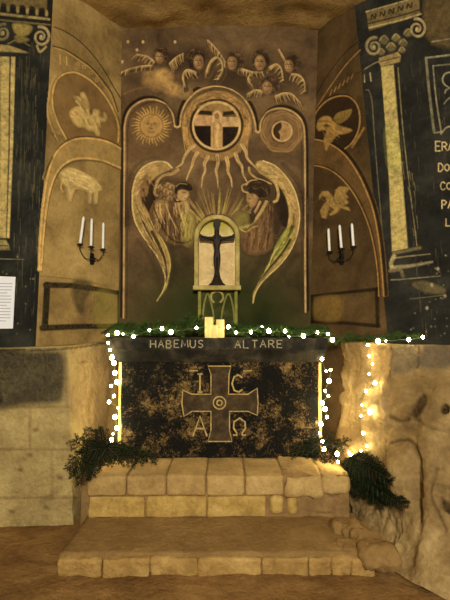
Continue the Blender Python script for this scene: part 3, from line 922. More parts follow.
def cherub(cx, cy, turn, rs, sx, hair, wings, seed, tall=1.0):
    Ly = Layer(cx - 50, cy - 26, cx + 44, cy + 40, 0.5)
    for i, (spine, wd, ln, ang, fan, n) in enumerate(wings):
        Ly.stroke([(x + 1, y + 2.4) for x, y in spine], wd * 1.9, A(40, 29, 21), wd * 1.2, a=0.6, soft=2.5)
        if n:
            Ly.feathers(spine, ln * 1.15, ang, n * 2 + 2, (A(146, 114, 70), A(58, 42, 29), A(120, 92, 56), A(164, 130, 82), A(50, 36, 25)), 1.7, 0.75, fan, seed + i)
        Ly.stroke(spine, wd * .8, A(146, 114, 70), wd * 0.3, a=0.7, soft=1.8, h=0.003)
        Ly.stroke([(x - .3, y - wd * .25) for x, y in spine], wd * .35, A(180, 148, 96), .4, a=0.6, soft=1.0)
    hx, hy = cx + turn * 1.8, cy - 2.2 * rs
    Ly.ell(hx, hy, 8.6 * rs * sx, 9.2 * rs * tall, hair, 0.88, 3)
    r = random.Random(seed)
    for q in range(34):
        t = r.uniform(0, 2 * math.pi); d = r.uniform(4.6, 8.8) * rs
        x, y = hx + d * sx * math.cos(t), hy + d * tall * math.sin(t)
        Ly.stroke([(x - 1.4, y), (x, y - 1.4), (x + 1.4, y - .4), (x + .8, y + 1.2)], 0.9, r.choice((A(98, 72, 46), A(30, 22, 17), A(66, 48, 32), A(30, 22, 17))), 0.5, a=0.75, soft=0.8)
    fx = cx - turn * .8
    Ly.ell(fx, cy + .4, 4.5 * rs, 6.0 * rs * tall, A(124, 92, 58), 0.95, 1.8, h=0.006)
    Ly.ell(fx - 1.8, cy - 1.5, 2.2, 3.6, A(152, 116, 72), 0.6, 2.2)
    Ly.ell(fx + 3.2, cy + 1, 1.6, 4.4, A(82, 58, 38), 0.55, 2)
    for e in (-2.0, 1.7):
        Ly.stroke([(fx + e - 1.1, cy - 1.2), (fx + e, cy - 1.7), (fx + e + 1.1, cy - 1.1)], 1.0, A(48, 33, 23), a=0.85, soft=.7)
        Ly.stroke([(fx + e - 1.2, cy - 3.0), (fx + e + 1, cy - 3.2)], 0.7, A(70, 48, 32), a=0.6, soft=.7)
    Ly.stroke([(fx, cy - 1.4), (fx - .5, cy + 1.6), (fx + .6, cy + 1.9)], 0.8, A(84, 58, 38), a=0.7, soft=.7)
    Ly.stroke([(fx - 1.5, cy + 3.6), (fx, cy + 3.9), (fx + 1.4, cy + 3.5)], 0.9, A(70, 42, 30), a=0.8, soft=.7)
    Ly.build('cherub_head', PB, K, mb, 2)


HA = A(48, 35, 26)
cherub(160, 58, .5, 0.88, 1.0, HA, [([(154, 62), (147, 57), (137, 55)], 3, 6, 115, 20, 6), ([(151, 66), (140, 67), (128, 70), (119, 74)], 2.0, 5, 95, 20, 5), ([(170, 64), (176, 58), (183, 54)], 2.2, 8, 70, 10, 7)], 41)
cherub(198, 62, -.8, 1.08, 0.98, A(40, 29, 22), [([(195, 73), (187, 71), (183, 77), (185, 87)], 4.2, 7, 60, 30, 5), ([(207, 72), (211, 62), (217, 58), (222, 63), (222, 72), (218, 79)], 3.6, 5, 110, 60, 6)], 42, 1.1)
cherub(233, 63, 1.2, 1.05, 1.0, HA, [([(208, 41), (214, 47), (220, 54), (225, 62)], 2.6, 7, 80, 10, 6), ([(239, 69), (246, 71), (254, 73), (262, 72)], 3.4, 5, 95, -20, 6)], 43)
cherub(260, 63, 0.3, 1.12, 0.95, A(42, 31, 23), [([(270, 68), (276, 65), (281, 69), (283, 80)], 3.4, 6, 120, 30, 6)], 44, 1.15)
cherub(290, 66, 1.4, 0.95, 0.95, A(46, 32, 27), [([(279, 50), (283, 57), (287, 64)], 2.0, 5, 80, 10, 4), ([(292, 75), (299, 76), (304, 82), (305, 91)], 3.2, 6, 110, 40, 6)], 45)
cherub(268, 88, 1.0, 1.05, 1.0, HA, [([(262, 92), (255, 91), (247, 95)], 3.6, 5, 100, 20, 5), ([(250, 75), (248, 80), (252, 86)], 1.8, 3, 40, 20, 3), ([(276, 97), (284, 94), (292, 95), (300, 103)], 3.4, 8, 75, -10, 8)], 46)

for x, y in ((128, 42), (143, 42), (137, 50), (122.5, 62), (175, 42)):
    Ly = Layer(x - 3, y - 3, x + 3, y + 3)
    Ly.ell(x, y, 1.4, 1.6, A(168, 130, 82), 0.95, 0.9)
    Ly.build('star', PB, K, mb, 1)


# ---- left niche wall
ml = thing('mural', 'ochre mural of a winged creature above a lamb on the left niche wall', 'mural', tuple(PL.hit(80, 300)))
K = M['left']
Ly = Layer(44, 16, 126, 126)
Ly.stroke([(54, 27), (64, 31), (78, 40), (92, 54), (105, 72), (114, 88), (121, 99)], 1.3, A(52, 36, 20), a=0.85)
Ly.stroke([(53, 46), (66, 50), (80, 59), (92, 68), (104, 82), (112, 94), (118, 112)], 1.4, A(56, 40, 22), a=0.85)
Ly.stroke([(54, 48), (66, 52), (80, 61), (92, 70), (103, 84), (111, 96), (117, 113)], 1.0, A(158, 120, 66), a=0.7)
Ly.stroke([(60, 55), (60.5, 64)], 1.5, A(158, 124, 68), a=0.8).stroke([(66.5, 57), (67, 65)], 1.5, A(158, 124, 68), a=0.8)
for x, y in ((78, 64), (84, 67), (91, 73), (97, 80)):
    Ly.ring(x, y, 1.6, 1.0, A(154, 120, 66), 0.7)
Ly.build('ribbed_arch', PL, K, ml, 0)
Ly = Layer(42, 66, 124, 146)
ov = [(66, 139), (59, 126), (54, 113), (52, 101), (53.5, 88), (58, 78.5), (66, 73.5), (76, 73), (88, 79), (99, 89), (108, 101), (115, 115), (118.5, 128), (118, 142), (90, 139)]
Ly.fill(ov, A(100, 72, 40), 0.8, 1.5)
Ly.stroke(ov[:14], 3.2, A(50, 35, 20), a=0.6, soft=1.5)
Ly.stroke([(57, 140), (52, 128), (48, 115), (49, 98), (51, 85), (56, 76)], 1.6, A(152, 116, 62), a=0.8, h=0.006)
Ly.stroke(ov[:14], 2.0, A(160, 124, 68), a=0.95, soft=0.8, h=0.010)
Ly.build('oval_frame', PL, K, ml, 1)
Ly = Layer(66, 88, 112, 138)
Ly.fill([(75, 97), (80, 98), (81, 93), (84.5, 94), (88, 103), (89, 111), (92, 114), (94, 110), (98.5, 111), (99, 116), (103, 118), (104, 113), (106, 117), (105, 121), (99, 122), (98, 127), (99, 134), (97, 135), (94, 131), (88, 130), (84, 127), (78, 127), (73, 121), (70, 113), (74, 108), (80, 106)], A(164, 134, 78), 0.88, 3.0, h=0.006)
Ly.hatch([(75, 97), (88, 102), (94, 112), (104, 114), (98, 130), (84, 127), (72, 118)], lambda x, y: 1.0 + .03 * (x - 85), 40, 7, 1.3, (A(196, 164, 104), A(108, 82, 48), A(90, 66, 40)), 0.65, 31, soft=1.2)
for k in range(5):
    Ly.stroke([(75 + k * 2, 98 + k * .5), (79 + k * 2, 103 + k), (83 + k, 109)], 1.0, A(122, 90, 48), a=0.6)
Ly.ell(76, 114, 2.2, 2.6, A(140, 104, 56), 0.6, 1.5).ell(90.5, 112, 1.6, 3.2, A(70, 50, 28), 0.8, 1.2)
Ly.build('winged_creature', PL, K, ml, 3, 'pale winged creature in an oval')
Ly = Layer(36, 132, 126, 275)
oa = [(39, 270), (40, 240), (42.5, 210), (47, 178), (53, 158), (61, 147), (72, 140.5), (85, 138.5), (100, 140), (112, 144), (122, 150)]
ia = [(41, 270), (43, 240), (45.5, 215), (50, 190), (56, 174), (64, 164.5), (74, 159.5), (86, 158.5), (100, 160), (111, 164), (122, 169)]
Ly.fill(oa + ia[::-1], A(134, 106, 60), 0.7, 1.0, smooth=False, h=0.004)
Ly.stroke([(x, y - 2) for x, y in oa[3:]], 1.6, A(54, 38, 22), a=0.8)
Ly.stroke(oa, 2.0, A(172, 134, 74), a=0.9, h=0.010)
Ly.stroke([(x + .4, y + 2) for x, y in ia], 1.6, A(70, 50, 28), a=0.7)
Ly.stroke(ia, 1.8, A(172, 136, 78), a=0.9, h=0.010)
Ly.stroke([(44, 178), (47, 168), (52, 158)], 2.0, A(60, 42, 24), a=0.7)
for k in range(5):
    Ly.stroke([(50 + k * 3, 132 + k), (56 + k * 4, 140 + k * .5)], 1.0, A(64, 46, 26), a=0.6)
Ly.build('arch_band', PL, K, ml, 2)
Ly = Layer(54, 162, 106, 210)
Ly.fill([(61, 172), (66, 168.5), (73, 168), (82, 172), (90, 176), (96, 180), (100, 186), (101.5, 190), (98, 192), (97, 203), (94.5, 203), (94, 194), (91.5, 194), (91, 202.5), (89, 202.5), (88, 193), (82, 190), (76, 189), (73, 194), (70.5, 201), (68, 196), (67, 188), (63, 184), (60.5, 178)], A(166, 138, 84), 0.86, 2.6, h=0.006)
Ly.hatch([(62, 173), (74, 169), (92, 178), (100, 187), (92, 193), (76, 188), (66, 186)], lambda x, y: .5 + .02 * (y - 180), 44, 7, 1.4, (A(200, 172, 116), A(116, 92, 56), A(186, 156, 100)), 0.6, 32, soft=1.2)
Ly.stroke([(66, 172), (76, 175), (88, 182)], 3, A(196, 164, 98), 1.5, a=0.5, soft=2)
Ly.stroke([(70, 188), (76, 187), (86, 191)], 1.2, A(120, 90, 48), a=0.6)
Ly.stroke([(62, 180), (61, 188), (63, 192)], 1.4, A(160, 126, 70), a=0.7)
Ly.build('lamb', PL, K, ml, 3, 'pale standing lamb')
Ly = Layer(38, 272, 122, 334)
Ly.stroke([(45.5, 285), (70, 285.5), (95, 289), (118, 293)], 6.0, A(30, 26, 20), 4.4, a=1, soft=1.2, smooth=False)
Ly.stroke([(118, 291), (118, 327)], 2.0, A(30, 26, 20), a=1, soft=1, smooth=False)
Ly.stroke([(117, 326), (80, 326.5), (42, 328)], 5.0, A(30, 26, 20), 6.0, a=1, soft=1.2, smooth=False)
Ly.stroke([(44.5, 328), (47, 285)], 6.6, A(30, 26, 20), a=1, soft=1.2, smooth=False)
Ly.fill([(72, 281), (87, 280), (92, 288), (86, 302), (84, 314), (77, 312), (73, 300)], A(46, 39, 29), 0.8, 5)
Ly.stroke([(94, 289), (93, 326)], 0.9, A(90, 70, 40), a=0.7)
Ly.stroke([(40, 276), (70, 279), (100, 284)], 0.9, A(84, 62, 36), a=0.7)
Ly.fill([(96, 291), (116, 295), (116, 325), (96, 325)], A(120, 108, 42), 0.35, 5)
Ly.build('black_rectangle', PL, K, ml, 1, 'thick black painted rectangle')

# ---- right niche wall
mr = thing('mural', 'dark brown mural of an eagle medallion and a winged beast on the right niche wall', 'mural', tuple(PR.hit(345, 300)))
K = M['right']
Ly = Layer(306, 30, 372, 140)
Ly.stroke([(310, 122), (320, 102), (332, 84), (345, 66), (360, 50)], 1.2, A(146, 106, 58), a=0.75)
Ly.stroke([(311, 110), (318, 92), (330, 72), (344, 54), (358, 42)], 1.1, A(36, 24, 14), a=0.8)
Ly.stroke([(314, 116), (326, 98), (338, 86), (352, 76), (364, 70)], 1.1, A(40, 27, 16), a=0.8)
for k in range(6):
    Ly.stroke([(330 + k * 4.2, 95 - k * 3.2), (332 + k * 4.2, 90 - k * 3.2)], 1.2, A(134, 98, 54), a=0.7)
Ly.build('ribbed_arch', PR, K, mr, 0)
Ly = Layer(304, 90, 366, 156)
ov = [(308, 133), (312, 122), (318, 110), (327, 101), (338, 96.5), (349, 97), (357, 105), (360, 118), (358, 132), (352, 143), (345, 149)]
Ly.fill(ov + [(332, 143), (318, 139)], A(50, 34, 21), 0.9, 1.5)
Ly.stroke([(x - .5, y - 1.8) for x, y in ov], 1.6, A(30, 20, 12), a=0.8)
Ly.stroke(ov, 1.5, A(140, 104, 58), a=0.85, h=0.008)
Ly.stroke([(352, 147), (358, 138), (364, 128)], 2.4, A(130, 96, 50), a=0.7)
Ly.build('oval_frame', PR, K, mr, 1)
Ly = Layer(312, 104, 358, 154)
Ly.fill([(317, 127), (319, 120), (324, 116.5), (330, 117), (333, 121), (336, 123), (340, 126), (350, 129), (352, 131), (345, 134), (338, 135), (334, 139), (330, 144), (327, 151), (325, 148), (324, 140), (327, 131), (323, 130), (319, 131)], A(138, 104, 52), 0.9, 2.0, h=0.006)
Ly.hatch([(319, 122), (332, 121), (350, 130), (336, 136), (327, 148), (325, 134)], lambda x, y: .3 + (y - 122) * .03, 30, 7, 1.1, (A(166, 130, 72), A(92, 66, 36)), 0.6, 33, soft=1.0)
Ly.fill([(334, 118), (338, 113), (346, 110.5), (352, 109.5), (350, 116), (345, 121), (340, 124), (336, 122)], A(118, 92, 42), 0.92, 1.4, h=0.006)
Ly.stroke([(319, 122), (326, 121), (331, 123)], 1.2, A(92, 64, 32), a=0.7).ell(327, 126, 3, 1.6, A(50, 34, 20), 0.8, 1.2)
Ly.build('eagle', PR, K, mr, 3, 'ochre eagle with a raised wing')
Ly = Layer(304, 134, 390, 300)
oa = [(306, 139), (318, 140), (330, 144), (344, 154), (356, 170), (366, 190), (374, 213), (379, 240), (382, 268), (384, 296)]
ia = [(306, 165.5), (318, 166), (331, 170.5), (343, 180), (354, 194), (363, 211), (370, 230), (375, 252), (378, 275), (379, 296)]
Ly.fill(oa + ia[::-1], A(88, 63, 34), 0.8, 1, smooth=False, h=0.003)
Ly.fill([(306, 168), (318, 168), (332, 173), (343, 183), (354, 198), (354, 205), (330, 190), (306, 200)], A(60, 42, 24), 0.6, 8)
Ly.stroke([(x + 2.5, y - 1.5) for x, y in oa], 3.0, A(28, 19, 13), a=0.85)
Ly.stroke(oa, 1.4, A(146, 106, 58), a=0.8, h=0.008)
Ly.stroke(ia, 1.2, A(150, 112, 58), a=0.75, h=0.008)
Ly.stroke([(x + 1.6, y - .8) for x, y in ia], 1.3, A(38, 26, 16), a=0.75)
Ly.build('arch_band', PR, K, mr, 2)
Ly = Layer(314, 182, 356, 224)
Ly.fill([(319, 200), (319.5, 195), (323, 191.5), (328, 191), (332, 195), (334, 199), (335.5, 190), (340, 186.5), (348, 187), (349.5, 189), (346, 194), (348.5, 197), (346.5, 199), (349, 203), (343, 206), (349, 207.5), (350, 211), (346, 210), (341, 208), (337, 213), (331, 216), (329, 214.5), (335, 209.5), (330, 206.5), (328, 212), (326, 219), (322, 218), (320, 211), (324, 204), (327, 202), (326, 197), (323, 196)], A(134, 104, 54), 0.9, 1.5, smooth=False, h=0.005)
Ly.hatch([(320, 196), (334, 192), (346, 188), (346, 206), (330, 214), (321, 214)], lambda x, y: .9, 26, 7, 1.1, (A(158, 126, 72), A(94, 70, 40)), 0.5, 34, soft=1.0)
Ly.stroke([(334, 198), (336, 203), (341, 204)], 1.0, A(96, 70, 34), a=0.7)
Ly.build('winged_beast', PR, K, mr, 3, 'ochre winged beast silhouette')
Ly = Layer(306, 280, 388, 332)
Ly.stroke([(311, 296), (340, 293), (379, 289)], 2.6, A(26, 22, 17), 3.6, a=0.92, soft=1, smooth=False)
Ly.stroke([(312, 322), (345, 323), (379, 326)], 3.0, A(26, 22, 17), 4.0, a=0.92, soft=1, smooth=False)
Ly.stroke([(312.5, 296), (312.5, 322)], 3.0, A(26, 22, 17), a=0.92, soft=1, smooth=False)
Ly.stroke([(377, 289), (378, 326)], 4.0, A(26, 22, 17), a=0.92, soft=1, smooth=False)
Ly.stroke([(342, 294), (342, 322)], 0.8, A(60, 48, 28), a=0.7)
Ly.fill([(316, 299), (340, 297), (340, 320), (316, 319)], A(120, 92, 40), 0.5, 4)
Ly.build('black_rectangle', PR, K, mr, 1, 'thick black painted rectangle')

# ---- painted column left
ml = thing('mural', 'pale painted column with scrolled capital on the black wall at far left', 'mural', tuple(POL.hit(10, 300)))
K = M['soot_left']
CO = A(136, 114, 66); CO2 = A(106, 88, 52)
Ly = Layer(-60, -30, 52, 26)
Ly.fill([(-60, -24), (47, -4), (47, 12), (-60, -1)], A(104, 84, 48), 0.85, 1.5, smooth=False)
for k in range(-5, 5):
    x = k * 9.6
    Ly.fill([(x + 1, 4 + x * .12), (x + 6, 4.5 + x * .12), (x + 6.6, 12.5 + x * .12), (x + 1.5, 12 + x * .12)], A(30, 26, 20), 0.9, 1.5)
    Ly.ell(x + 8.2, 9 + x * .12, 1.6, 3.2, CO, 0.8, 1.2)
Ly.stroke([(-60, 6), (0, 14), (49, 19.5)], 2.4, CO, a=0.85, soft=1.2)
Ly.stroke([(-60, 9), (0, 17.5), (49, 22)], 1.2, A(26, 23, 18), a=0.9)
Ly.stroke([(-60, 12), (0, 20), (50, 25)], 1.8, CO2, a=0.85)
Ly.build('entablature', POL, K, ml, 1)
Ly = Layer(-40, 18, 52, 58)


def volute(Ly, cx, cy, r, sg, c):
    p = [(cx + sg * r * (1 - t / 11) * math.cos(t), cy + r * (1 - t / 11) * math.sin(t) * 1.1) for t in np.linspace(-1.8, 8.5, 34)]
    Ly.stroke(p, 3.0, c, 1.6, a=0.85, soft=1.2, smooth=False, h=0.004)
    Ly.ell(cx, cy, 1.6, 1.8, A(170, 144, 92), 0.8, 1.2)


volute(Ly, 41, 37, 8, 1, A(142, 120, 80)); volute(Ly, 3, 33, 7, -1, A(112, 96, 62)); volute(Ly, -20, 31, 8, -1, A(142, 120, 80))
Ly.fill([(13, 24), (24, 24), (32, 27), (29, 34), (20, 37), (14, 31)], A(130, 108, 54), 0.8, 2.5)
Ly.fill([(15, 36), (24, 37), (30, 40), (22, 43), (16, 42)], A(110, 92, 48), 0.75, 2)
Ly.fill([(0, 45), (10, 46), (24, 51), (27, 53), (8, 52), (-30, 50), (-30, 45)], CO, 0.85, 1.5)
Ly.stroke([(8, 44), (18, 40), (30, 46)], 1.6, CO2, a=0.7).stroke([(37, 46), (40, 52), (46, 47)], 2.4, A(140, 118, 76), a=0.7)
Ly.build('capital', POL, K, ml, 1)
Ly = Layer(-40, 50, 40, 250)
Ly.fill([(-24, 56), (9.5, 57), (8.5, 150), (6, 238), (-26, 238)], A(154, 130, 76), 0.92, 1.3, smooth=False)
Ly.fill([(11, 57), (15.5, 57), (13, 150), (9.5, 238), (7, 238), (9.8, 150)], A(160, 136, 80), 0.9, 1.0, smooth=False)
for x in (-16, -8, 1):
    Ly.stroke([(x, 58), (x - 1, 150), (x - 2, 238)], 1.2, A(96, 80, 46), a=0.7)
Ly.stroke([(22, 60), (21, 150), (18, 220)], 1.0, A(88, 78, 50), a=0.4, soft=1.5)
for k in range(36):
    x = random.uniform(20, 42); y = random.uniform(56, 200)
    Ly.stroke([(x, y), (x - random.uniform(0, 1.2), y + random.uniform(8, 22))], 0.9, random.choice((A(92, 80, 50), A(74, 66, 46))), 0.4, a=0.55, soft=0.9)
Ly.build('shaft', POL, K, ml, 1)
Ly = Layer(-40, 236, 34, 270)
Ly.fill([(-40, 239), (6, 240), (9, 245), (10, 250), (-40, 251)], A(120, 104, 62), 0.85, 1.4, smooth=False)
Ly.stroke([(-40, 244), (8, 246)], 1.2, A(34, 30, 24), a=0.85)
Ly.stroke([(-40, 258), (24, 259.5)], 1.6, A(110, 100, 70), 0.8, a=0.8)
Ly.build('column_base', POL, K, ml, 1)

Ly = Layer(-40, 26, 54, 338)
for k in range(150):
    x = random.uniform(14, 47); y = random.uniform(40, 320)
    x = min(x, 48 - (y - 20) * .05)
    Ly.stroke([(x, y), (x + random.uniform(-1, .4), y + random.uniform(4, 18))], random.uniform(.6, 1.1), random.choice((A(84, 76, 54), A(66, 60, 46), A(104, 92, 62))), 0.3, a=random.uniform(.15, .5), soft=0.9, smooth=False)
for k in range(26):
    Ly.ell(random.uniform(-10, 36), random.uniform(250, 335), 0.9, 0.9, A(110, 98, 70), random.uniform(.3, .7), 0.9)
Ly.build('chalk_scratches', POL, K, ml, 0)

# ---- painted column, panel and writing right
mc = thing('mural', 'pale painted column with scrolled capital on the black wall at right', 'mural', tuple(POR.hit(400, 300)))
K = M['soot_right']
Ly = Layer(362, -14, 426, 36)
Ly.fill([(366, 11), (419, -3), (420, 14), (369, 31)], A(112, 92, 54), 0.85, 1.2, smooth=False)
for k in range(5):
    x = 371 + k * 9
    y = 18 - k * 2.7
    Ly.stroke([(x, y + 1), (x + 1, y - 3), (x + 4, y + .5), (x + 5, y - 4)], 1.7, A(34, 29, 23), a=0.85)
Ly.stroke([(368, 24), (400, 16), (421, 9.5)], 1.5, A(34, 29, 23), a=0.85)
Ly.stroke([(369, 28), (400, 20.5), (421, 14)], 1.7, A(150, 128, 84), a=0.85)
Ly.stroke([(366, 12), (394, 4), (419, -3)], 1.5, A(150, 128, 84), a=0.8)
Ly.build('entablature', POR, K, mc, 1)
Ly = Layer(360, 16, 430, 72)
volute(Ly, 374, 47, 7.5, -1, A(130, 112, 74)); volute(Ly, 417, 29, 8, 1, A(146, 124, 84))
for x, y, r in ((384, 40, 4.5), (391, 47, 4.5), (403, 43, 4), (408, 33, 4), (396, 38, 4), (381, 52, 3.5), (402, 50, 3)):
    Ly.ell(x, y, r, r * 0.9, A(112, 96, 60), 0.75, 2.5)
    Ly.stroke([(x - r, y + 1), (x, y - r), (x + r, y)], 1.1, A(156, 134, 88), 0.7, a=0.7)
Ly.fill([(379, 58), (398, 52), (401, 56), (400, 62), (381, 67), (379, 63)], A(136, 112, 66), 0.9, 1.2, smooth=False)
Ly.stroke([(380, 62), (400, 57)], 1.0, A(40, 34, 26), a=0.8)
Ly.build('capital', POR, K, mc, 1)
Ly = Layer(364, 60, 426, 258)
Ly.fill([(381, 67), (393.5, 65), (397, 110), (402, 170), (408, 249), (392, 252), (389, 180), (385, 120)], A(158, 136, 78), 0.92, 1.3, smooth=False)
Ly.fill([(386, 130), (398, 132), (399, 168), (389, 166)], A(140, 134, 66), 0.4, 8)
Ly.stroke([(398, 68), (403, 130), (410, 190), (417, 246)], 1.4, A(124, 108, 68), 0.9, a=0.75)
Ly.stroke([(395.5, 68), (399, 120), (404, 180), (411, 246)], 1.4, A(28, 24, 20), a=0.8)
for k in range(26):
    y = random.uniform(160, 236); x = 404 + (y - 160) * .1 + random.uniform(-2, 8)
    Ly.stroke([(x, y), (x + 1.4, y + random.uniform(6, 14))], 0.9, random.choice((A(120, 104, 64), A(40, 34, 28))), 0.4, a=0.6)
Ly.stroke([(360, 72), (375, 63), (380, 62)], 1.2, A(130, 112, 76), a=0.7)
Ly.stroke([(364, 75), (364.5, 82)], 1.5, A(150, 132, 92), a=0.8).stroke([(370, 73), (371, 81)], 1.5, A(150, 132, 92), a=0.8)
Ly.stroke([(366, 90), (369, 91), (372, 102), (374, 130), (377, 170), (382, 230), (386, 290)], 1.5, A(110, 96, 66), 0.9, a=0.6)
Ly.build('shaft', POR, K, mc, 1)
Ly = Layer(382, 246, 452, 312)
Ly.stroke([(394, 253), (420, 248)], 3.2, A(104, 88, 56), a=0.75, soft=1.6)
Ly.stroke([(391, 262), (396, 258), (430, 254)], 2.4, A(112, 98, 68), 1.2, a=0.75)
Ly.stroke([(392, 268), (410, 266), (432, 262)], 4.4, A(122, 108, 76), 2.0, a=0.8, soft=1.6)
Ly.stroke([(394, 256), (391, 264), (394, 270)], 4.0, A(150, 130, 84), a=0.8, soft=1.6)
Ly.stroke([(390, 271), (400, 270), (403, 276)], 3.4, A(110, 94, 60), a=0.7, soft=1.5)
Ly.stroke([(391, 280), (406, 279), (440, 276)], 1.6, A(116, 104, 76), 1.0, a=0.75)
Ly.fill([(412, 284), (424, 281), (444, 288), (442, 294), (424, 292)], A(96, 82, 52), 0.6, 3)
Ly.stroke([(410, 299), (428, 297), (445, 295)], 1.1, A(104, 92, 66), a=0.6)
for x, y in ((427, 308), (445, 296), (432, 285), (438, 269)):
    Ly.ell(x, y, 1.5, 1.8, A(140, 126, 94), 0.7, 1.4)
Ly.build('column_base', POR, K, mc, 1)

Ly = Layer(380, 20, 460, 342)
for k in range(130):
    x = random.uniform(400, 452); y = random.uniform(50, 330)
    x = max(x, 396 + (y - 60) * .1)
    Ly.stroke([(x, y), (x + random.uniform(-.4, 1.4), y + random.uniform(3, 14))], random.uniform(.6, 1.1), random.choice((A(84, 76, 54), A(66, 60, 46), A(100, 88, 60))), 0.3, a=random.uniform(.12, .4), soft=0.9, smooth=False)
for k in range(30):
    Ly.ell(random.uniform(392, 452), random.uniform(255, 338), 0.9, 0.9, A(112, 100, 74), random.uniform(.3, .7), 0.9)
Ly.build('chalk_scratches', POR, K, mc, 0)
mp = thing('mural', 'chalk framed panel with tracery on the black wall at the upper right edge', 'mural', tuple(POR.hit(446, 130)))
WH = A(126, 114, 86)
Ly = Layer(422, -14, 500, 140)
Ly.fill([(430, -12), (500, -30), (500, 36), (432, 44)], A(92, 72, 40), 0.7, 6)
Ly.stroke([(432, 42), (450, 39), (500, 30)], 1.4, WH, a=0.7)
Ly.stroke([(426, 58), (450, 55), (500, 48)], 2.0, WH, a=0.75)
Ly.stroke([(426, 58), (429, 90), (434, 132)], 2.6, A(112, 102, 76), a=0.75, soft=1.2)
Ly.stroke([(434, 133), (442, 132)], 1.8, WH, a=0.75)
Ly.stroke([(433, 66), (436, 98), (441, 131)], 1.6, WH, a=0.75)
Ly.stroke([(433, 66), (452, 64), (500, 58)], 1.4, WH, a=0.75)
Ly.stroke([(452, 72), (445, 74), (442.5, 80), (445, 85), (449, 88), (446, 90), (445, 93)], 1.7, WH, a=0.85)
Ly.stroke([(444, 104), (448, 99), (454, 96)], 1.4, WH, a=0.8).stroke([(441, 134), (446, 128), (452, 126)], 1.7, WH, a=0.85)
Ly.build('panel_frame', POR, K, mp, 1)

# letters as strokes in a unit box, y down
FONT = {
    'A': [[(0, 1), (.5, 0), (1, 1)], [(.2, .62), (.8, .62)]],
    'B': [[(0, 0), (0, 1)], [(0, 0), (.6, 0), (.85, .22), (.6, .47), (0, .47)], [(.6, .47), (.95, .72), (.65, 1), (0, 1)]],
    'C': [[(.95, .15), (.6, 0), (.2, .1), (0, .5), (.2, .9), (.6, 1), (.95, .85)]],
    'D': [[(0, 0), (0, 1), (.5, 1), (.95, .7), (.95, .3), (.5, 0), (0, 0)]],
    'E': [[(.9, 0), (0, 0), (0, 1), (.9, 1)], [(0, .5), (.7, .5)]],
    'H': [[(0, 0), (0, 1)], [(1, 0), (1, 1)], [(0, .5), (1, .5)]],
    'I': [[(.5, 0), (.5, 1)], [(.2, 0), (.8, 0)], [(.2, 1), (.8, 1)]],
    'L': [[(0, 0), (0, 1), (.9, 1)]],
    'M': [[(-.12, 1), (0, 0), (.5, .8), (1, 0), (1.12, 1)]],
    'O': [[(.5, 0), (.1, .2), (0, .5), (.1, .8), (.5, 1), (.9, .8), (1, .5), (.9, .2), (.5, 0)]],
    'P': [[(0, 1), (0, 0), (.6, 0), (.95, .25), (.6, .52), (0, .52)]],
    'R': [[(0, 1), (0, 0), (.6, 0), (.95, .25), (.6, .5), (0, .5)], [(.45, .5), (1, 1)]],
    'S': [[(.95, .12), (.5, 0), (.08, .2), (.25, .45), (.75, .55), (.95, .8), (.5, 1), (.05, .88)]],
    'T': [[(0, 0), (1, 0)], [(.5, 0), (.5, 1)]],
    'U': [[(0, 0), (0, .75), (.3, 1), (.7, 1), (1, .75), (1, 0)]],
    'W': [[(0, 1), (.3, 1), (.3, .88), (.05, .6), (.08, .22), (.5, 0), (.92, .22), (.95, .6), (.7, .88), (.7, 1), (1, 1)]],
}
mt = thing('wall_inscription', 'pale hand lettered writing on the black wall at the right edge', 'inscription', tuple(POR.hit(444, 205)))
for word, x, y, h, w in (('ERA', 435.5, 141.5, 9.5, 5.0), ('DO', 438.5, 163.5, 8.0, 4.6), ('CO', 440.5, 182, 8.0, 4.6), ('PA', 442, 200.5, 8.0, 4.6), ('L', 446, 219, 7, 4)):
    for i, ch in enumerate(word):
        x0 = x + i * (w + 1.6)
        y0 = y - i * 0.5
        hh = h if i == 0 else h * 0.85
        Ly = Layer(x0 - 2, y0 - 2, x0 + w + 2, y0 + h + 2, 0.45)
        for st in FONT[ch]:
            Ly.stroke([(x0 + px * w, y0 + (h - hh) + py * hh) for px, py in st], 1.3, A(170, 146, 100), a=0.9, soft=0.7, smooth=False)
        Ly.build('letter', POR, K, mt, 1)
# ---------------------------------------------------------------- object materials
M['black'] = stone('black_painted_marl', A(15, 14, 12), A(40, 36, 29), A(78, 68, 50), 5.0, 0.6, rough=0.75, fine=60)


def worn_black():
    s = NT('worn_black_paint')
    p = s.pos()
    big = s.noise(p, 5.0, 4, 0.6)
    small = s.noise(p, 34.0, 7, 0.8, 0.8)
    tiny = s.noise(p, 75.0, 3, 0.6)
    k = s.math('ADD', s.math('ADD', s.math('MULTIPLY', big, 0.60), s.math('MULTIPLY', small, 0.60)), s.math('MULTIPLY', tiny, 0.25))
    w = s.ramp(k, [(0.725, 0.0), (0.88, 1.0)])
    stonec = s.ramp(small, [(0.35, A(64, 48, 28)), (0.7, A(134, 104, 58))])
    c = s.mix(w, s.ramp(tiny, [(0.3, A(8, 8, 7)), (0.7, A(22, 19, 15))]), stonec)
    s.l(c, s.b.inputs['Base Color'])
    s.b.inputs['Roughness'].default_value = 0.8
    s.b.inputs['Specular IOR Level'].default_value = 0.08
    s.bump(k, 0.8, 0.02)
    return s.m


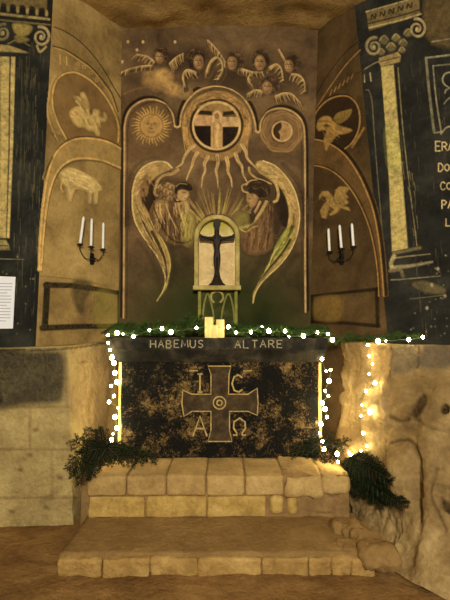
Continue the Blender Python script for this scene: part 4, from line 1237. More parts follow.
M['worn'] = worn_black()
M['pale_edge'] = stone('altar_stone_glow_edge', A(140, 108, 58), A(168, 134, 76), A(188, 154, 92), 6.0, 0.6)
M['cross_field'] = stone('brown_cross_field', A(34, 26, 18), A(58, 45, 30), A(80, 63, 42), 12.0, 0.7)
M['cut_line'] = plain('cut_pale_line', A(140, 114, 64), 0.9, var=0.5, scale=40)
M['letter'] = plain('cream_lettering', A(126, 114, 84), 0.9, var=0.5, scale=60)
M['tab_frame'] = stone('mossy_frame_stone', A(104, 90, 48), A(140, 122, 70), A(164, 144, 92), 7.0, 0.35)
M['tab_back'] = stone('niche_plaster', A(150, 124, 82), A(182, 154, 108), A(196, 170, 124), 6.0, 0.3,
                      algae=((-0.08, 4.25, 2.62), (0.3, 1, 0.16), A(120, 112, 34)))
M['tab_low'] = stone('mossy_panel_stone', A(34, 36, 17), A(52, 52, 25), A(72, 70, 34), 7.0, 0.4)
M['tab_rib'] = stone('mossy_rib_stone', A(84, 82, 36), A(108, 102, 48), A(128, 120, 62), 7.0, 0.3)
M['bronze'] = plain('dark_bronze', A(30, 21, 15), 0.62, 0.0, 0.3, 40)
M['bronze'].node_tree.nodes['Principled BSDF'].inputs['Specular IOR Level'].default_value = 0.22
M['iron'] = plain('black_iron', A(30, 24, 20), 0.5, 0.6, 0.3, 60)
M['wax'] = plain('white_wax', (0.80, 0.76, 0.68), 0.45, var=0.05, scale=20, sss=0.2)
M['wick'] = plain('wick', A(50, 42, 34), 0.9)
M['glow_wax'] = plain('glowing_wax', (0.62, 0.47, 0.15), 0.5, var=0.06, scale=30, emit=(1.0, 0.76, 0.22), strength=0.34)
M['paper'] = plain('white_paper', (0.80, 0.79, 0.80), 0.8, var=0.03, scale=12)
M['ink'] = plain('grey_print', (0.36, 0.36, 0.42), 0.8, var=0.1)
M['needle'] = plain('fir_needles', A(13, 24, 7), 0.7, var=0.45, scale=45)
M['needle_fresh'] = plain('garland_needles', A(34, 54, 16), 0.7, var=0.45, scale=45)
for m_ in ('needle', 'needle_fresh'):
    M[m_].node_tree.nodes['Principled BSDF'].inputs['Specular IOR Level'].default_value = 0.12
M['bark'] = plain('twig_bark', A(62, 44, 26), 0.85)
M['cord'] = plain('light_cord', A(60, 74, 40), 0.5)
M['bulb'] = plain('lit_bulb', (1, 0.9, 0.7), 0.4, var=0.0, emit=(1.0, 0.87, 0.50), strength=60.0)


def on_z(px, py, z):
    d = ray(px, py)
    return CAM + d * ((z - CAM[2]) / d[2])


# ---------------------------------------------------------------- altar
YS, YF = 3.62, 3.73
za, zc, zd = at(217, 338, YS)[2], at(217, 349.5, YS)[2], at(217, 362, YF)[2]
zb = at(217, 458, YF)[2]
alt = thing('altar', 'black stone altar with HABEMUS ALTARE lettering and a carved cross', 'altar', (at(217, 400, YF)[0], 4.0, zb))


def frustum_stack(sections):
    bm = bmesh.new()
    rings = []
    for x0, x1, y0, y1, z in sections:
        rings.append([bm.verts.new(c) for c in ((x0, y0, z), (x1, y0, z), (x1, y1, z), (x0, y1, z))])
    for a, b in zip(rings, rings[1:]):
        for k in range(4):
            bm.faces.new((a[k], a[(k + 1) % 4], b[(k + 1) % 4], b[k]))
    bm.faces.new(rings[0]); bm.faces.new(rings[-1])
    return bm


def rough(bm, cuts, amp, sc, seed=0.0, bevel=0.0):
    """worn stone: bevel, subdivide and nudge every vertex"""
    bmesh.ops.recalc_face_normals(bm, faces=bm.faces)
    if bevel:
        bmesh.ops.bevel(bm, geom=list(bm.edges), offset=bevel, segments=3, affect='EDGES', profile=0.5)
    if cuts:
        long_e = [e for e in bm.edges if e.calc_length() > bevel * 1.2 + 0.01]
        bmesh.ops.subdivide_edges(bm, edges=long_e, cuts=cuts, use_grid_fill=True)
    bm.normal_update()
    mv = [(v, v.normal * amp * fbm((v.co.x + seed, v.co.y, v.co.z), sc, 5)) for v in bm.verts]
    for v, d in mv:
        v.co += d
    return bm


xs0, xs1 = at(108, 343, YS)[0], at(327.5, 343, YS)[0]
xb0, xb1 = at(121.5, 362, YF)[0], at(318.5, 362, YF)[0]
YBK = 4.29
bm = frustum_stack([(xs0, xs1, YS, YBK, za), (xs0, xs1, YS, YBK, zc), (xs0 + .005, xs1 - .005, YS + .012, YBK, zc - .012), (xb0 - .012, xb1 + .012, YF - .012, YBK, zd)])
bmesh.ops.subdivide_edges(bm, edges=[e for e in bm.edges if e.calc_length() > 0.5], cuts=40)
link('altar_slab', bm_mesh(rough(bm, 0, 0.006, 9, 1.0)), M['black'], alt)
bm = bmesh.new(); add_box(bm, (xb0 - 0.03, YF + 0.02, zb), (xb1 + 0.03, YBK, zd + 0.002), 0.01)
link('altar_body', bm_mesh(bm), M['pale_edge'], alt)['label'] = 'pale stone core of the altar, its edge strips standing in for glow'  # side strips kept pale to stand in for glow along the edges
bm = bmesh.new(); add_box(bm, (xb0, YF, zb), (xb1, YF + 0.03, zd))
link('front_panel', bm_mesh(rough(bm, 14, 0.006, 12, 2.0, 0.004)), M['worn'], alt)['label'] = 'worn black painted front with bare stone flecks'


def xz(px, py, Y=YF):
    p = at(px, py, Y)
    return (p[0], p[2])


cr = [(208, 366), (231, 366), (229, 374), (228.5, 394), (248, 394), (257, 388), (258, 403), (257, 415), (248, 411), (229.5, 411), (229.5, 430), (232, 441), (208, 441), (211, 430), (211, 411), (192, 411), (184, 416), (182, 403), (183, 390), (192, 394), (211, 394), (211, 374)]
bm = bmesh.new(); add_prism(bm, [xz(*p) for p in cr], YF - 0.010, YF + 0.02)
cf = link('carved_cross', bm_mesh(bm), M['cross_field'], alt); cf['label'] = 'flared brown cross carved in the altar front'
bm = bmesh.new(); add_ribbon(bm, [xz(*p) for p in cr], 0.010, YF - 0.016, YF, closed=True)
link('cross_outline', bm_mesh(bm), M['cut_line'], cf)
for r in (6.2, 2.6):
    bm = bmesh.new(); add_ribbon(bm, [xz(219.5 + r * math.cos(t), 402.5 + r * math.sin(t)) for t in np.linspace(0, 2 * math.pi, 25)[:-1]], 0.010, YF - 0.016, YF, closed=True)
    link('ring', bm_mesh(bm), M['cut_line'], cf)


def letter(ch, x, y, w, h, Y, lw, mat, parent, depth=0.006):
    bm = bmesh.new()
    for st in FONT[ch]:
        add_ribbon(bm, [xz(x + px * w, y + py * h, Y) for px, py in st], lw, Y - depth, Y + 0.012)
    return link('letter', bm_mesh(bm), mat, parent)


for ch, x, y, w, h in (('I', 196, 374, 8, 18), ('C', 232, 375, 11, 17), ('A', 193, 416, 14, 20), ('W', 233, 418, 13, 17)):
    letter(ch, x, y, w, h, YF, 0.014, M['cut_line'], alt)
for x in (189, 243):
    bm = bmesh.new(); add_ribbon(bm, [xz(x, 371), xz(x + 9, 370.5)], 0.010, YF - 0.006, YF + .01)
    link('carved_dash', bm_mesh(bm), M['cut_line'], alt)
for word, x0, x1 in (('HABEMUS', 150.5, 206), ('ALTARE', 235, 285.5)):
    st = (x1 - x0) / len(word)
    for i, ch in enumerate(word):
        letter(ch, x0 + i * st, 340.2 + random.uniform(-.3, .3), st * 0.66, 7.4, YS, 0.009, M['letter'], alt, 0.004)

# ---------------------------------------------------------------- step bench in front of the altar
zp_front = on_z(217, 575, 0.0)
YP = zp_front[1]
zp = at(217, 557, YP)[2]
fr = on_z(217, 475.5, zb)
YN = fr[1]
zs = at(217, 496.5, YN)[2]
bench = thing('altar_step', 'pale stone step of broad slabs directly below the altar', 'step', (at(217, 500, YN)[0], YN + 0.2, zp))


def rock_box(lo, hi, bevel, amp, seed, cuts=5, sc=6):
    bm = bmesh.new(); add_box(bm, lo, hi)
    return bm_mesh(rough(bm, cuts, amp, sc, seed, bevel), True)


jx = [87, 126, 166, 206, 245, 284.5, 322, 352]
for i in range(7):
    x0, x1 = at(jx[i], 475, YN)[0] + 0.002, at(jx[i + 1], 475, YN)[0] - 0.002
    dz = random.uniform(-.006, .004)
    me = rock_box((x0, YN + random.uniform(-.006, .006), zs), (x1, YBK - 0.3, zb + dz - 0.004), 0.022 if i < 6 else 0.05, 0.006 if i < 5 else 0.03, i * 3.3)
    link('slab', me, M['slab'], bench)
bm = bmesh.new(); add_box(bm, (at(88, 475, YN)[0], YN + 0.035, zp - 0.02), (at(350, 475, YN)[0], YBK, zb - 0.012))
link('mortar_core', bm_mesh(bm), M['mortar'], bench)
cx_ = [87, 145, 207, 267, 285, 302, 352]
for i in range(6):
    x0, x1 = at(cx_[i], 505, YN)[0] + 0.006, at(cx_[i + 1], 505, YN)[0] - 0.006
    z0 = zp + 0.005
    rr_ = i >= 3
    me = rock_box((x0 + (.02 if rr_ else 0), YN + 0.012 + (0.02 if i == 5 else 0), z0 + (0.012 if rr_ else 0)), (x1 - (.02 if i == 4 else 0), YN + 0.15, zs - 0.006), 0.014 if not rr_ else 0.034, 0.010, 30 + i * 2.7, 4)
    link('course_stone', me, M['course'] if i != 5 else M['mortar'], bench)
bm = bmesh.new(); add_box(bm, (at(77, 500, YN)[0], YN + 0.07, 0.0), (at(86.5, 500, YN)[0], YN + 0.22, at(80, 470, YN)[2]))
link('plaster_post', bm_mesh(rough(bm, 5, 0.012, 8, 5, 0.012)), M['mortar'], bench)

# ---------------------------------------------------------------- low platform
plat = thing('platform_step', 'low dusty stone platform with worn edging stones on the cave floor', 'step', (at(217, 560, YP)[0], YP + 0.3, 0))
xl, xr = at(57, 565, YP)[0], at(374, 565, YP)[0]
xlb, xrb = at(86, 517, YN)[0], at(360, 517, YN)[0]
bm = bmesh.new()
n = 60
rows_ = []
for j in range(14):
    t = j / 13
    y = YP + 0.03 + (YN + 0.1 - YP - 0.03) * t
    a = xl + (xlb - xl) * t; b = xr + (xrb - xr) * t
    rows_.append([bm.verts.new((a + (b - a) * i / n, y, zp + 0.010 * fbm((a + (b - a) * i / n, y, 3), 4, 5) + 0.004)) for i in range(n + 1)])
low = [bm.verts.new((v.co.x, v.co.y, -0.03)) for v in rows_[0]]
for r0, r1 in zip([low] + rows_, rows_):
    for i in range(n):
        bm.faces.new((r0[i], r0[i + 1], r1[i + 1], r1[i]))
for side in (0, n):
    lo = [bm.verts.new((r[side].co.x, r[side].co.y, -0.03)) for r in rows_]
    for k in range(13):
        bm.faces.new((rows_[k][side], rows_[k + 1][side], lo[k + 1], lo[k]))
link('dusty_tread', bm_mesh(bm, True), M['platform'], plat)
ex = [57, 102, 150, 198, 262, 309, 332, 352, 374]
for i in range(8):
    x0, x1 = at(ex[i], 565, YP)[0] + 0.001, at(ex[i + 1], 565, YP)[0] - 0.001
    me = rock_box((x0, YP + random.uniform(-.015, .01), -0.02), (x1, YP + 0.12, zp - random.uniform(0.008, .016)), 0.016, 0.014, 60 + i * 3.1, 7, 7)
    link('edging_stone', me, M['edging'], plat)

for px, py, Y, sx, sy, sz, k in ((343, 512, 3.16, .09, .10, .10, 1), (357, 524, 3.08, .10, .11, .13, 2), (366, 543, 2.96, .11, .10, .12, 3), (352, 546, 2.92, .10, .09, .06, 4), (378, 562, 2.84, .12, .11, .12, 5), (335, 548, 2.92, .07, .08, .035, 6)):
    c0 = at(px, py, Y)
    bm = bmesh.new()
    bmesh.ops.create_icosphere(bm, subdivisions=4, radius=1.0)
    for v in bm.verts:
        d = 1 + 0.30 * fbm((v.co.x + k * 5, v.co.y, v.co.z), 1.3, 5)
        m_ = max(abs(v.co.x), abs(v.co.y), abs(v.co.z)) ** 0.2
        v.co = Vector((c0[0] + v.co.x * sx * d / m_, Y + v.co.y * sy * d / m_, zp - 0.01 + v.co.z * sz * 0.7 * d / m_))
    link('rubble_stone', bm_mesh(bm, True), M['platform'], plat)

# ---------------------------------------------------------------- tabernacle and crucifix
YT = 4.20
tab = thing('tabernacle', 'mossy stone tabernacle frame with round arch standing on the altar', 'tabernacle', (at(217, 330, YT)[0], 4.25, za))


def arch(cx, cy, r, yb, n=20):
    return [(cx - r, yb)] + [(cx - r * math.cos(t), cy - r * math.sin(t)) for t in np.linspace(0, math.pi, n)] + [(cx + r, yb)]


def annulus(bm, outer, inner, y0, y1):
    o = [xz(*p, YT) for p in outer]; q = [xz(*p, YT) for p in inner]
    rows = []
    for (a, b), (c, d) in zip(o, q):
        rows.append([bm.verts.new((a, y0 + .006, b)), bm.verts.new((a + (c - a) * .25, y0, b + (d - b) * .25)), bm.verts.new((a + (c - a) * .75, y0, b + (d - b) * .75)),
                     bm.verts.new((c, y0 + .006, d)), bm.verts.new((c, y1, d)), bm.verts.new((a, y1, b))])
    for r0, r1 in zip(rows, rows[1:]):
        for k in range(6):
            bm.faces.new((r0[k], r0[(k + 1) % 6], r1[(k + 1) % 6], r1[k]))
    bm.faces.new(rows[0]); bm.faces.new(rows[-1])


bm = bmesh.new(); annulus(bm, arch(217, 238, 22.5, 287), arch(217, 238, 18.3, 287), YT - 0.04, 4.30)
link('arch_frame', bm_mesh(bm), M['tab_frame'], tab)
bm = bmesh.new(); add_prism(bm, [xz(*p, YT) for p in arch(217, 238, 19, 287)], 4.262, 4.30)
link('niche_back', bm_mesh(bm), M['tab_back'], tab)['label'] = 'pale plaster back of the niche'
bm = bmesh.new(); a, b = at(193, 290, YT - .06), at(241, 285.5, YT - .06)
add_box(bm, (a[0], YT - 0.09, a[2]), (b[0], 4.30, b[2]), 0.008)
link('sill', bm_mesh(bm), M['tab_frame'], tab)
sill_z = b[2]
a, b = at(197, 331, YT), at(238, 289.5, YT)
bm = bmesh.new(); add_box(bm, (a[0], 4.24, za - .002), (b[0], 4.30, b[2]))
link('lower_panel', bm_mesh(bm), M['tab_low'], tab)
for px in (199.5, 236):
    a, b = at(px - 1.5, 331, YT), at(px + 1.5, 289.5, YT)
    bm = bmesh.new(); add_box(bm, (a[0], YT - 0.01, za - .002), (b[0], 4.30, b[2]), 0.004)
    link('post', bm_mesh(bm), M['tab_rib'], tab)
for pts, nm, w in (([(202.5, 322), (203.5, 308), (206, 296), (208, 294), (210, 299), (213, 312), (214, 322)], 'pointed_rib', .016),
                   ([(221, 322), (222.5, 310), (226, 297), (228.5, 294), (231, 298), (233.5, 310), (234.5, 322)], 'pointed_rib', .016),
                   ([(214, 302.5), (211.5, 299.5), (211, 296), (212.5, 292.8), (217, 291.2), (221.5, 292.8), (223, 296), (222.5, 299.5), (220, 302.5)], 'halo', .020)):
    bm = bmesh.new(); add_ribbon(bm, [xz(*p, YT) for p in catmull(pts, 4)], w, 4.215, 4.25)
    link(nm, bm_mesh(bm), M['tab_rib'] if nm != 'halo' else M['tab_frame'], tab)
bm = bmesh.new(); add_prism(bm, [xz(*p, YT) for p in catmull([(217, 293.5), (220.5, 297), (219.5, 302), (222, 308), (222, 326), (212, 326), (212, 308), (214.5, 302), (213.5, 297)], 4, True)], 4.225, 4.25)
link('relief_figure', bm_mesh(bm), M['tab_low'], tab)

YC = YT - 0.025
cru = thing('crucifix', 'dark bronze crucifix standing in the arched niche above the altar', 'crucifix', (at(217, 285, YC)[0], YC, sill_z))


def prism_bevel(outline, y0, y1, bv):
    bm = bmesh.new(); add_prism(bm, outline, y0, y1)
    bmesh.ops.recalc_face_normals(bm, faces=bm.faces)
    bmesh.ops.bevel(bm, geom=list(bm.edges), offset=bv, segments=1, affect='EDGES')
    return bm


q = [(213, 221), (217, 219.8), (221, 221), (219.6, 226), (219, 234), (222, 237), (226, 238.2), (231, 236), (233.8, 233.6), (235, 237), (234, 240.5), (229, 240.6), (222, 241.4), (219.4, 243), (219.0, 270), (215.0, 270), (214.6, 243), (212, 241.4), (205, 240.6), (200, 240.5), (199, 237), (200.2, 233.6), (203, 236), (208, 238.2), (212, 237), (215, 234), (214.4, 226)]
link('cross', bm_mesh(prism_bevel([xz(*p, YC) for p in q], YC - 0.012, YC + 0.014, 0.004)), M['bronze'], cru)
bm = bmesh.new()
c = at(217, 285.4, YC); c[2] = sill_z
wpx = YC / F
add_lathe(bm, c, [(8.6 * wpx, 0), (8.4 * wpx, 1.2 * wpx), (6 * wpx, 3.2 * wpx), (3.6 * wpx, 8 * wpx), (2.3 * wpx, 15 * wpx), (2.0 * wpx, 18 * wpx)], 20)
link('foot', bm_mesh(bm, True), M['bronze'], cru)


def skin(name, joints, edges, mat, parent, sub=2):
    me = bpy.data.meshes.new('mesh')
    me.from_pydata([j[0] for j in joints], edges, [])
    o = bpy.data.objects.new(name, me)
    COL.objects.link(o)
    m = o.modifiers.new('skin', 'SKIN')
    m.use_smooth_shade = True
    for v, j in zip(me.skin_vertices[0].data, joints):
        v.radius = (j[1] * 1.3, j[1] * 1.3)
    me.skin_vertices[0].data[0].use_root = True
    s = o.modifiers.new('sub', 'SUBSURF'); s.levels = sub; s.render_levels = sub
    dg = bpy.context.evaluated_depsgraph_get()
    me2 = bpy.data.meshes.new_from_object(o.evaluated_get(dg))
    bpy.data.objects.remove(o)
    return link(name, me2, mat, parent)


def cj(px, py, dy=0.0):
    return tuple(at(px, py, YC - 0.034 + dy))


J = [(cj(217, 253), .020), (cj(217, 247), .022), (cj(217, 241), .027), (cj(217, 236.5, -.004), .012), (cj(216.3, 232.5, -.012), .021), (cj(216.6, 229.3, -.010), .014),
     (cj(212.5, 238), .013), (cj(207.5, 237.6), .009), (cj(202.5, 236.2), .0065), (cj(200.7, 235.7), .007),
     (cj(221.5, 238), .013), (cj(226.5, 237.6), .009), (cj(231.5, 236.2), .0065), (cj(233.3, 235.7), .007),
     (cj(215.2, 257), .016), (cj(215.6, 265, -.008), .012), (cj(216.2, 273), .008), (cj(216.4, 277, -.010), .008),
     (cj(218.8, 257), .016), (cj(218.6, 265, -.008), .012), (cj(217.9, 273, -.004), .008), (cj(217.6, 277, -.014), .008)]
E = [(0, 1), (1, 2), (2, 3), (3, 4), (4, 5), (2, 6), (6, 7), (7, 8), (8, 9), (2, 10), (10, 11), (11, 12), (12, 13), (0, 14), (14, 15), (15, 16), (16, 17), (0, 18), (18, 19), (19, 20), (20, 21)]
skin('figure', J, E, M['bronze'], cru)['label'] = 'figure with outstretched arms on the cross'

# ---------------------------------------------------------------- candles on the altar
YK = 3.70
for px, w, yt, dy, lab in ((209, 8.6, 317, 0.0, 'tallest glowing yellow pillar candle, left of the three on the altar'),
                           (220.2, 8.4, 319.5, 0.01, 'glowing pillar candle on the altar, right of the tallest one'),
                           (214.6, 6.2, 325, -0.065, 'short glowing pillar candle in front between two taller ones')):
    Y = YK + dy
    b = at(px, 338, Y); b[2] = za
    hgt = at(px, yt, Y)[2] - za
    r = w / 2 * Y / F
    t = thing('pillar_candle', lab, 'candle', tuple(b), 'glowing candles on the altar')
    bm = bmesh.new()
    add_lathe(bm, b, [(r * .97, 0), (r, .004), (r, hgt - .006), (r * .96, hgt), (r * .8, hgt - .001), (r * .55, hgt - .010), (r * .1, hgt - .012)], 28)
    link('wax_body', bm_mesh(bm, True), M['glow_wax'], t)
    bm = bmesh.new(); add_tube(bm, [(b[0], b[1], b[2] + hgt - .014), (b[0] + .002, b[1], b[2] + hgt + .004)], .0016, 6)
    link('wick', bm_mesh(bm), M['wick'], t)

# ---------------------------------------------------------------- wall sconces with taper candles


def sconce(plane, cups, base, label, place, cands):
    wc = plane.hit(*base)
    t = thing('candle_sconce', label, 'candle holder', tuple(wc), 'iron wall sconces')
    nrm = plane.n
    bm = bmesh.new()
    a = wc + nrm * 0.004
    e1 = np.cross(nrm, (0, 0, 1)); e1 /= np.linalg.norm(e1)
    prof = [(0.018, 0.055), (0.026, 0.0), (0.018, -0.055)]
    pl = [a + e1 * s * w + np.array([0, 0, h]) for s, rowp in ((1, prof), (-1, prof[::-1])) for w, h in rowp]
    v0 = [bm.verts.new(p) for p in pl]; v1 = [bm.verts.new(p + nrm * .008 - 0) for p in pl]
    bm.faces.new(v0); bm.faces.new(v1[::-1])
    for i in range(6):
        bm.faces.new((v0[i], v0[(i + 1) % 6], v1[(i + 1) % 6], v1[i]))
    link('back_plate', bm_mesh(bm), M['iron'], t)
    mid = cups[1]
    for i, cp in enumerate(cups):
        c = plane.hit(*cp) + nrm * (0.11 if i != 1 else 0.15)
        # keep the pixel position while stepping off the wall
        Y = c[1]
        c = at(cp[0], cp[1], Y)
        r = 0.030
        bm = bmesh.new()
        add_lathe(bm, c - np.array([0, 0, 0.012]), [(.006, -.004), (.012, 0), (r, .008), (r + .002, .012), (r - .003, .011), (.014, .006), (.0145, .022), (.012, .022), (.011, .008)], 18)
        link('drip_cup', bm_mesh(bm, True), M['iron'], t)
        s = wc + nrm * 0.010 + np.array([0, 0, 0.02])
        low_ = (s * .45 + c * .55) + np.array([0, 0, -0.075]); low_[2] = min(low_[2], s[2] - .02)
        pts = catmull([s, s + nrm * .05 + (c - s) * .12 + np.array([0, 0, -.035]), low_, c + np.array([0, 0, -.045]), c + np.array([0, 0, -.014])], 7)
        bm = bmesh.new(); add_tube(bm, pts, .0042, 8)
        link('arm', bm_mesh(bm, True), M['iron'], t)
        (bx, by), (tx, ty), lab = cands[i]
        b0 = c + np.array([0, 0, -.002]); t0 = at(tx, ty, Y)
        k = thing('taper_candle', lab, 'candle', tuple(b0), 'white taper candles')
        ax = t0 - b0
        bm = bmesh.new()
        add_tube(bm, [b0, b0 + ax * .02, b0 + ax * .5, b0 + ax * .90, b0 + ax * .95, b0 + ax * .985], [.0118, .0125, .0122, .0118, .009, .004], 14)
        link('wax_body', bm_mesh(bm, True), M['wax'], k)
        bm = bmesh.new(); add_tube(bm, [b0 + ax * .98, b0 + ax * 1.03], .0016, 6)
        link('wick', bm_mesh(bm), M['wick'], k)


sconce(PL, [(80, 244.5), (91, 247), (103, 249.5)], (91.5, 259), 'black iron three armed candle sconce on the left niche wall below the lamb', 'left',
       [((80, 244), (83.8, 216), 'leaning white taper candle, leftmost on the left wall sconce'),
        ((91, 246), (91.8, 218), 'middle white taper candle on the left wall sconce'),
        ((103, 249), (103.4, 222), 'rightmost white taper candle on the left wall sconce')])
sconce(PR, [(329.5, 252), (341.5, 249), (353.5, 247)], (342, 259), 'black iron three armed candle sconce on the dark right niche wall', 'right',
       [((329.5, 251), (328.4, 228), 'leftmost white taper candle on the right wall sconce'),
        ((341.5, 248), (339.5, 224.5), 'middle white taper candle on the right wall sconce'),
        ((353.5, 246), (351.8, 223), 'rightmost and highest white taper candle on the right wall sconce')])

# ---------------------------------------------------------------- paper notice
def quad_plate(plane, px, off, thick):
    bm = bmesh.new()
    f = [plane.hit(*p) + plane.n * (off + thick) for p in px]
    b = [plane.hit(*p) + plane.n * off for p in px]
    a = [bm.verts.new(p) for p in f]; c = [bm.verts.new(p) for p in b]
    bm.faces.new(a); bm.faces.new(c[::-1])
    n = len(a)
    for i in range(n):
        bm.faces.new((a[i], a[(i + 1) % n], c[(i + 1) % n], c[i]))
    return bm


nt = thing('notice', 'white sheet of printed paper fixed to the black wall at the left edge', 'paper notice', tuple(POL.hit(0, 328)))
link('sheet', bm_mesh(quad_plate(POL, [(-22, 275.5), (15.8, 277), (13.2, 328.5), (-25, 329)], 0.006, 0.002)), M['paper'], nt)
for k in range(13):
    y = 283 + k * 3.1
    e = 13.2 - k * 0.15 - (5 if k in (3, 7, 12) else random.uniform(0, 1.6))
    link('text_line', bm_mesh(quad_plate(POL, [(-20, y), (e, y + .4), (e, y + 1.15), (-20, y + .8)], 0.008, 0.0006)), M['ink'], nt)
# ---------------------------------------------------------------- fir branches
from mathutils.bvhtree import BVHTree


def bvh_of(names):
    vs, fs = [], []
    for n in names:
        o = bpy.data.objects[n]
        k = len(vs)
        vs += [v.co.copy() for v in o.data.vertices]
        fs += [[i + k for i in p.vertices] for p in o.data.polygons]
    return BVHTree.FromPolygons(vs, fs)


ROCK = bvh_of(['wall_lower_left', 'wall_lower_right', 'wall_back', 'wall_front_right', 'wall_right', 'floor'])


def rock_at(px, py, off=0.03):
    d = Vector(ray(px, py)).normalized()
    h = ROCK.ray_cast(Vector(CAM), d)
    return np.array(h[0] - d * off)


def needles(V_, F_, p, q, ln, wd, step, n_around, rnd):
    """needles along one twig from p to q"""
    p = Vector(p); q = Vector(q)
    ax = q - p
    L_ = ax.length
    ax.normalize()
    ref = Vector((0.2, 0.1, 0.97)) if abs(ax.z) < 0.9 else Vector((1, 0, 0))
    a = ax.cross(ref).normalized(); b = ax.cross(a)
    k = int(L_ / step)
    for i in range(k + 1):
        base = p + ax * (L_ * i / max(k, 1))
        for j in range(n_around):
            t = rnd.uniform(0, 2 * math.pi)
            side = (a * math.cos(t) + b * math.sin(t) * 0.75)
            d = (side + ax * rnd.uniform(0.45, 1.0)).normalized()
            l_ = ln * rnd.uniform(0.7, 1.1) * (0.75 if i == k else 1)
            w = d.cross(Vector((rnd.uniform(-1, 1), rnd.uniform(-1, 1), rnd.uniform(-1, 1)))).normalized() * wd * 0.5
            u = d.cross(w).normalized() * wd * 0.3
            m = base + d * l_ * 0.55
            n0 = len(V_)
            V_ += [base, m + w, base + d * l_, m - w, m + u]
            F_ += [(n0, n0 + 1, n0 + 4), (n0 + 1, n0 + 2, n0 + 4), (n0 + 2, n0 + 3, n0 + 4), (n0 + 3, n0, n0 + 4)]


def spray(V_, F_, SV, stem, rnd, twig=0.14, ln=0.026, wd=0.0042, gap=0.045, plane_n=None):
    """a stem with side twigs in alternate pairs; needle verts go to V_/F_, stem tubes to the bmesh SV"""
    st = [Vector(p) for p in catmull(stem, 6)]
    n = len(st)
    add_tube(SV, st, [0.0045 * (1 - 0.6 * i / n) for i in range(n)], 6)
    tot = sum((b - a).length for a, b in zip(st, st[1:]))
    acc, nxt, sd = 0.0, gap * 0.5, 1
    for a, b in zip(st, st[1:]):
        needles(V_, F_, a, b, ln, wd, 0.006, 4, rnd)
        acc += (b - a).length
        while nxt < acc:
            ax = (b - a).normalized()
            up = Vector(plane_n) if plane_n is not None else Vector((0, -0.5, 0.85))
            side = ax.cross(up).normalized() * sd
            tl = twig * (1 - 0.62 * nxt / tot) * rnd.uniform(0.8, 1.15)
            d = (side * 0.85 + ax * 0.75 + up * rnd.uniform(-0.18, 0.22)).normalized()
            p0 = a
            p1 = a + d * tl * 0.55
            p2 = a + (d * 0.9 + ax * 0.16 + Vector((0, 0, -0.10))) * tl
            add_tube(SV, [p0, p1, p2], [0.0025, 0.002, 0.0012], 5)
            needles(V_, F_, p0, p1, ln, wd, 0.006, 4, rnd)
            needles(V_, F_, p1, p2, ln, wd, 0.006, 4, rnd)
            sd = -sd
            nxt += gap * 0.55
    return


def foliage(name, V_, F_, parent, mat='needle'):
    me = bpy.data.meshes.new('mesh')
    me.from_pydata(V_, [], F_)
    me.update()
    return link(name, me, M[mat], parent)


def bough(label, base, stems, seed, twig=0.14, plane_n=None, group=None, gap=0.045):
    rnd = random.Random(seed)
    t = thing('fir_bough', label, 'fir branch', tuple(base), group)
    for s in stems:
        V_, F_ = [], []
        SV = bmesh.new()
        spray(V_, F_, SV, [base] + s, rnd, twig, plane_n=plane_n, gap=gap)
        st = link('twig', bm_mesh(SV, True), M['bark'], t)
        foliage('needles', V_, F_, st)
    return t


def pt(px, py, Y):
    return np.array(at(px, py, Y))


# left heap
b = pt(107, 448, 3.40)
bough('bushy dark fir bough at the left wall corner, left of the light string', b,
      [[pt(95, 440, 3.36), pt(84, 434, 3.36)], [pt(96, 449, 3.33), pt(80, 444, 3.32), pt(74, 440, 3.32)], [pt(94, 455, 3.30), pt(78, 460, 3.28), pt(69, 470, 3.28)],
       [pt(96, 460, 3.25), pt(86, 470, 3.22), pt(76, 479, 3.2)], [pt(100, 458, 3.25), pt(94, 466, 3.22), pt(88, 472, 3.2)], [pt(98, 438, 3.42), pt(96, 430, 3.44)],
       [pt(92, 450, 3.24), pt(82, 455, 3.22)]], 11, 0.14, (0, -0.9, 0.3), gap=0.028)
b = pt(106, 446, 3.44)
bough('flat dark fir bough lying across the left end of the altar step', b,
      [[pt(118, 450, 3.45), pt(132, 455, 3.42), pt(146, 461, 3.36)], [pt(120, 456, 3.36), pt(135, 463, 3.30)], [pt(122, 450, 3.5), pt(140, 455, 3.48), pt(157, 460, 3.4)],
       [pt(116, 444, 3.52), pt(130, 449, 3.55)], [pt(113, 452, 3.36), pt(122, 460, 3.32)]], 12, 0.11, (0, -0.55, 0.8), gap=0.035)
# right heaps
b = pt(322, 438, 3.60)
bough('small dark fir sprig lying on the step at the right front corner of the altar', b,
      [[pt(314, 446, 3.58), pt(302, 451, 3.58), pt(289, 455, 3.56)], [pt(316, 443, 3.60), pt(304, 445, 3.62), pt(294, 447, 3.62)], [pt(316, 448, 3.55), pt(306, 455, 3.52)]], 13, 0.09, (0, -0.6, 0.8))
b = pt(334, 446, 3.50)
bough('dark fir sprig at the foot of the light strings right of the altar', b,
      [[pt(326, 452, 3.46), pt(314, 458, 3.42)], [pt(330, 455, 3.42), pt(326, 463, 3.36)], [pt(326, 442, 3.58), pt(330, 432, 3.62)], [pt(342, 444, 3.58), pt(348, 438, 3.6)]], 14, 0.09, (0, -0.8, 0.5))
b = rock_at(352, 456, 0.08)


def rk(px, py, off):
    return rock_at(px, py, off)


stems = []
for mid, tip in (((368, 462), (384, 468)), ((372, 472), (392, 484)), ((378, 484), (408, 507)), ((370, 480), (396, 502)), ((362, 478), (376, 502)), ((354, 476), (360, 498)), ((350, 474), (350, 493)), ((372, 488), (386, 504)),
                 ((366, 466), (388, 478)), ((360, 470), (370, 490))):
    stems.append([rk(mid[0], mid[1], 0.13), rk(tip[0], tip[1], 0.07)])
bough('large drooping dark fir bough against the rock right of the step', b, stems, 15, 0.13, (-0.3, -0.9, 0.3), gap=0.030)

# garland along the altar top and the one on the rock ledge


